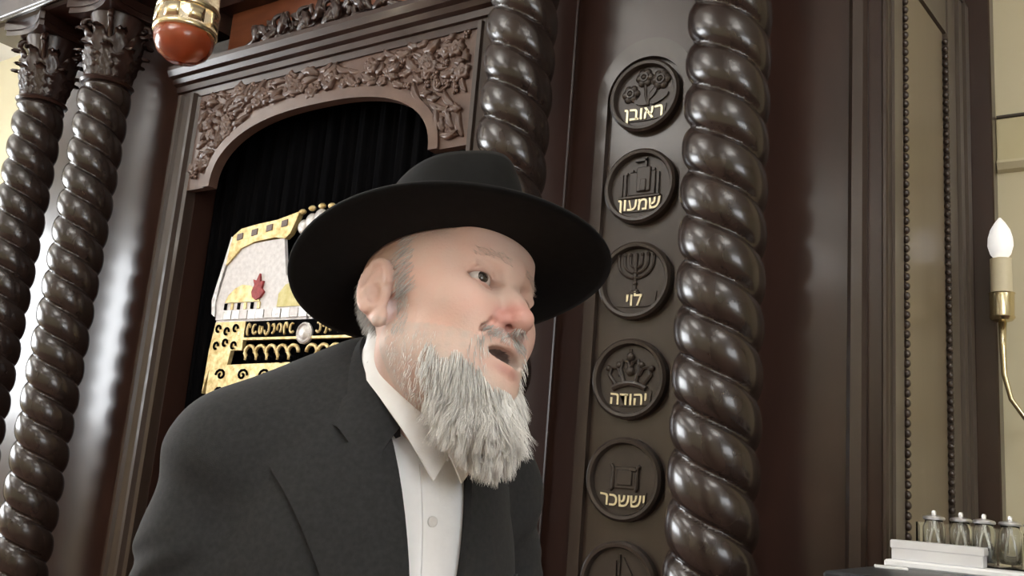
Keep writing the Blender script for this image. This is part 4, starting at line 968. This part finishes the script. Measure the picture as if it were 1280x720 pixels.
# ---------------------------------------------------------------- hat
hat_c = np.array((0, 0, .057)); ax_, ay_ = .035, .034
Rx = np.array([[1, 0, 0], [0, math.cos(ax_), -math.sin(ax_)], [0, math.sin(ax_), math.cos(ax_)]]); Ry = np.array([[math.cos(ay_), 0, math.sin(ay_)], [0, 1, 0], [-math.sin(ay_), 0, math.cos(ay_)]])
def hatp(v): return h2p(np.asarray(v) @ (Rx @ Ry).T + hat_c)
NB = 96; th = np.linspace(0, 2 * PI, NB, endpoint=False)
def brim_ring(t, dz):
    a = .080 + (.157 - .080) * t; b = .100 + (.192 - .100) * t
    return np.stack([a * np.cos(th), b * np.sin(th), .013 * np.cos(th) ** 2 * t ** 1.5 - .004 * np.maximum(np.sin(th), 0) ** 2 * t ** 2 + .012 * (1 - t) ** 2 + dz], 1)
rings = [brim_ring(t, -.002) for t in np.linspace(0, 1, 12)] + [brim_ring(1.008, 0)] + [brim_ring(t, .002) for t in np.linspace(1, 0, 12)]
m = MB().grid([[tuple(p) for p in hatp(r)] for r in rings] + [[tuple(p) for p in hatp(rings[0])]], True); pobj('hat_brim', m, 'felt', parent=per)
def crown_ring(t, off=0.0):
    zz = .010 + .106 * t; k = 1 - .10 * t - .10 * t ** 4
    a = (.0815 + off) * k; b = (.1015 + off) * k
    xx = a * np.cos(th); yy = b * np.sin(th)
    pinch = 1 - .22 * t ** 1.5 * np.exp(-((yy - .075) / .03) ** 2); xx = xx * pinch
    zt = zz + .022 * t * np.clip(yy / .1, -1, 1)
    return np.stack([xx, yy, zt], 1)
rings = [crown_ring(t) for t in np.linspace(0, 1, 16)]
top = rings[-1]
for q in (.93, .8, .6, .4, .2, .03):
    r = top.copy(); r[:, 0] *= q; r[:, 1] = top[:, 1] * (q * .5 + .5) if False else top[:, 1] * q
    lift = .006 * math.sin(PI * min(1, (1 - q) * 2.2)) ; dent = .020 * np.exp(-(r[:, 0] / .022) ** 2) * (1 - q) ** .5
    r[:, 2] = top[:, 2] * q + (top[:, 2].mean()) * (1 - q) + lift - dent; rings.append(r)
m = MB().grid([[tuple(p) for p in hatp(r)] for r in rings], True); pobj('hat_crown', m, 'felt')
m = MB().grid([[tuple(p) for p in hatp(crown_ring(t, .0018 if 0 < q < 3 else .0))] for q, t in enumerate((.04, .05, .34, .35))], True); o = pobj('hat_band', m, 'ribbon'); o['label'] = 'grosgrain ribbon round the hat crown'

# ---------------------------------------------------------------- jacket, shirt
J = SDF((-.37, -.32, .76), (.37, .26, 1.50), .0046)
J.add(ell((0, -.02, 1.19), (.175, .140, .26)), .05)
J.add(ell((0, -.085, 1.24), (.175, .105, .20)), .06)
J.add(ell((0, -.065, .98), (.172, .140, .26)), .06)
J.add(ell((0, -.065, .86), (.185, .145, .20)), .06)
J.add(cone(SH + np.array((-.01, 0, .012)), SHl + np.array((.01, 0, .012)), .058, .058), .05)
for s_ in (SH, SHl): J.add(cone((s_[0] * .12, -.035, 1.395), s_ + np.array((0, 0, .018)), .066, .05), .05)
for a, b, c in ((SH, EL, WR), (SHl, ELl, WRl)):
    J.add(cone(a, b, .070, .060), .025); J.add(cone(b, c, .060, .043), .03)
sl, X_, Y_, Z_ = J.sub((-1, -1, -1), (1, 1, 2))
armw = np.clip((np.abs(X_) - .15) / .05, 0, 1)
J.D[sl] += (.0032 * np.sin(Z_ * 62 + 26 * (X_ + Y_) + 1.5 * np.sin(Y_ * 30)) * armw * np.clip((1.36 - Z_) / .06, 0, 1)
            + .0030 * np.sin(Z_ * 120 - 70 * Y_ + 60 * X_ + 2 * np.sin(Z_ * 25)) * np.clip(np.sin(Z_ * 22 + 1.0) + .3, 0, 1) * armw * np.clip((1.37 - Z_) / .06, 0, 1) + .0025 * np.sin(Z_ * 30 + 40 * np.abs(X_) + 2) * np.clip((1.25 - Z_) / .1, 0, 1) * (1 - armw)).astype(np.float32)
base = J.D.copy(); fy = J.front()
# shirt : the same chest a little smaller
S_ = SDF((-.13, -.12, 1.0), (.13, .26, 1.46), .0046)
o0 = [int(round((S_.lo[i] - J.lo[i]) / J.h)) for i in range(3)]
S_.lo = np.array([J.ax[i][o0[i]] for i in range(3)], np.float32)
n_ = S_.D.shape; S_.ax = [J.ax[i][o0[i]:o0[i] + n_[i]] for i in range(3)]
n_ = [len(a) for a in S_.ax]; S_.D = base[o0[0]:o0[0] + n_[0], o0[1]:o0[1] + n_[1], o0[2]:o0[2] + n_[2]] + .011
S_.add(cone((-.006, .005, 1.33), (-.012, .020, 1.39), .066, .056), .02)
sv, sf = S_.mesh(); shirt = pobj('shirt', (sv, sf), 'shirt'); shirt['label'] = 'white shirt'
xR = lambda z: .023 + np.clip(z - 1.04, 0, 1) * .10; xL = lambda z: -(.000 + np.clip(z - 1.04, 0, 1) * .15)
op = np.maximum(np.maximum(X_ - xR(Z_), xL(Z_) - X_), np.maximum(1.04 - Z_, .025 - Y_)); rem = np.maximum(op, -(base + .022))
a, b = J.D, -rem; k_ = .006; h_ = np.maximum(k_ - np.abs(a - b), 0) / k_; J.D = (np.maximum(a, b) + h_ * h_ * k_ * .25).astype(np.float32)
J.D = np.maximum(J.D, (.79 - Z_)).astype(np.float32)
for c, d in ((EL, WR), (ELl, WRl)):
    dd = (d - c) / np.linalg.norm(d - c); pl = ((X_ - d[0]) * dd[0] + (Y_ - d[1]) * dd[1] + (Z_ - d[2]) * dd[2]) - .0
    near = (X_ - d[0]) ** 2 + (Y_ - d[1]) ** 2 + (Z_ - d[2]) ** 2 < .09 ** 2
    J.D = np.where(near, np.maximum(J.D, pl), J.D).astype(np.float32)
jv, jf = J.mesh(); jacket = pobj('jacket', (jv, jf), 'suit'); jacket['label'] = 'charcoal suit jacket'
def slab(P, off0, off1, name, m, parent):
    """P: rows of points (person local) ; thickened along the surface normal"""
    P = np.asarray(P, float); du = np.gradient(P, axis=1); dv = np.gradient(P, axis=0); N = np.cross(du, dv); N /= np.linalg.norm(N, axis=2)[..., None] + 1e-9
    c = np.array((0, -.05, 1.15)); 
    if ((P - c) * N).sum() < 0: N = -N
    A = P + N * off1; Bk = P + N * off0; mb = MB(); mr, nc = P.shape[:2]
    mb.grid(A.tolist()); n0 = len(mb.v); mb.grid(Bk.tolist())
    rim = [(0, k) for k in range(nc)] + [(i, nc - 1) for i in range(1, mr)] + [(mr - 1, k) for k in range(nc - 2, -1, -1)] + [(i, 0) for i in range(mr - 2, 0, -1)]
    ids = [i * nc + k for i, k in rim]
    mb.f += [(ids[q], ids[(q + 1) % len(ids)], ids[(q + 1) % len(ids)] + n0, ids[q] + n0) for q in range(len(ids))]
    return pobj(name, mb, m, 40, parent)
def drape(x, z, off=0): return np.stack([x, J.sample_front(fy, x, z) + off, z], -1)
# lapels
for sgn, fe in ((1, xR), (-1, lambda z: -xL(z))):
    rows = []
    for t in np.linspace(0, 1, 16):
        zi = 1.05 + (1.368 - 1.05) * t; xi = float(fe(zi)) - .004
        zo = 1.05 + (1.318 - 1.05) * t; xo = float(fe(zo)) + .014 + (.080 if sgn > 0 else .058) * t ** .8
        u = np.linspace(0, 1, 9); rows.append(drape(sgn * (xi + (xo - xi) * u), zi + (zo - zi) * u) + np.stack([0 * u, .003 * np.sin(PI * u) , 0 * u], -1))
    slab(rows, -.004, .0065, 'lapel', 'suit', jacket)
# collars wrapped round the neck
def ring_pt(al, rx, ry, cy, zf, zb):
    up = (zb - zf) * ((1 - math.cos(al)) / 2) ** .62
    return np.array((rx * math.sin(al) - .014, .030 + cy + ry * math.cos(al) + .12 * up, .016 + zf + up))
rows = []
for al in np.linspace(math.radians(50), math.radians(310), 40):
    f_ = abs(math.cos(al / 2)) if False else (1 + math.cos(al)) / 2
    a = ring_pt(al, .073, .074, -.004, 1.284, 1.456); b = ring_pt(al, .077, .079, -.005, 1.291, 1.466); c = ring_pt(al, .086, .088, -.009, 1.284, 1.454); d = ring_pt(al, .110, .108, -.024, 1.258, 1.405)
    if f_ > .5:
        for p in (c, d): p[1] = max(p[1], float(J.sample_front(fy, p[0], p[2])) + .004)
    rows.append([a, b, c, (c + d) / 2 + np.array((0, 0, .004)), d])
slab(rows, -.003, .004, 'jacket_collar', 'suit', jacket)
for sgn in (1, -1):
    rows = []
    for al in np.linspace(math.radians(4), math.radians(180), 28):
        f_ = (1 + math.cos(al)) / 2; tip = max(0, 1 - al / math.radians(75)) ** 1.4
        a = ring_pt(al, .064, .064, .004, 1.322, 1.462); b = ring_pt(al, .068, .068, .004, 1.350, 1.490); c = ring_pt(al, .072, .072, .004, 1.342, 1.480); d = ring_pt(al, .078, .080, .004, 1.316 - .016 * tip, 1.446)
        d[0] += .028 * tip
        sy = float(J.sample_front(fy, sgn * d[0], d[2]))
        if f_ > .5 and sy == sy: d[1] = max(d[1], sy - .004)
        for p in (a, b, c, d): p[0] *= sgn
        rows.append([a, b, c, (c + d) / 2 + np.array((0, .003, .001)), d])
    slab(rows, -.001, .0015, 'shirt_collar', 'shirt', shirt)
# shirt placket and buttons
zz = np.linspace(1.05, 1.335, 14); rows = [drape(np.array((-.004, .006, .016)), np.full(3, q), -.0105) for q in zz]; slab(rows, -.001, .0018, 'shirt_placket', 'shirt', shirt)
for q in (1.10, 1.19, 1.28):
    p = drape(np.array([.006]), np.array([q]), -.0085)[0]; m = MB(); m.lathe([(.0055, 0), (.0055, .002), (.004, .0026), (.001, .002)], 14, (0, 0, 0), ax=1); m.v = [(a + p[0], -b + p[1], c + p[2]) for a, b, c in m.v]; pobj('shirt_button', m, 'paper', 30, shirt)
p = drape(np.array([-.012]), np.array([1.035]), .006)[0]; m = MB(); m.lathe([(.010, 0), (.010, .003), (.007, .004), (.001, .003)], 18, ax=1); m.v = [(a + p[0], -b + p[1], c + p[2]) for a, b, c in m.v]; pobj('jacket_button', m, 'leather', 30, jacket)
# breast pocket on his left
rows = [drape(np.linspace(-.135, -.065, 8), np.full(8, q) + np.linspace(.010, 0, 8)) for q in (1.195, 1.205, 1.217)]; slab(rows, -.003, .004, 'breast_pocket', 'suit', jacket)
# trousers and shoes
Tq = SDF((-.24, -.26, .03), (.24, .14, .95), .010)
Tq.add(ell((0, -.06, .86), (.165, .125, .14)), .05)
for s in (1, -1): Tq.add(cone((s * .085, -.06, .84), (s * .095, -.055, .48), .098, .075), .04); Tq.add(cone((s * .095, -.055, .48), (s * .10, -.075, .07), .075, .058), .03)
v, f = Tq.mesh(); pobj('trousers', (v, f), 'suit')
for s in (1, -1):
    G = SDF((s * .105 - .07, -.16, -.01), (s * .105 + .07, .18, .14), .005)
    G.add(ell((s * .105, .07, .035), (.045, .09, .035)), .03); G.add(ell((s * .10, -.07, .05), (.038, .055, .05)), .04); G.add(cone((s * .10, -.075, .06), (s * .10, -.075, .12), .045, .045), .03)
    G.D = np.maximum(G.D, .001 - G.ax[2][None, None, :]).astype(np.float32); v, f = G.mesh(); v = v.copy(); v[:, 2] -= v[:, 2].min(); pobj('shoe', (v, f), 'leather')
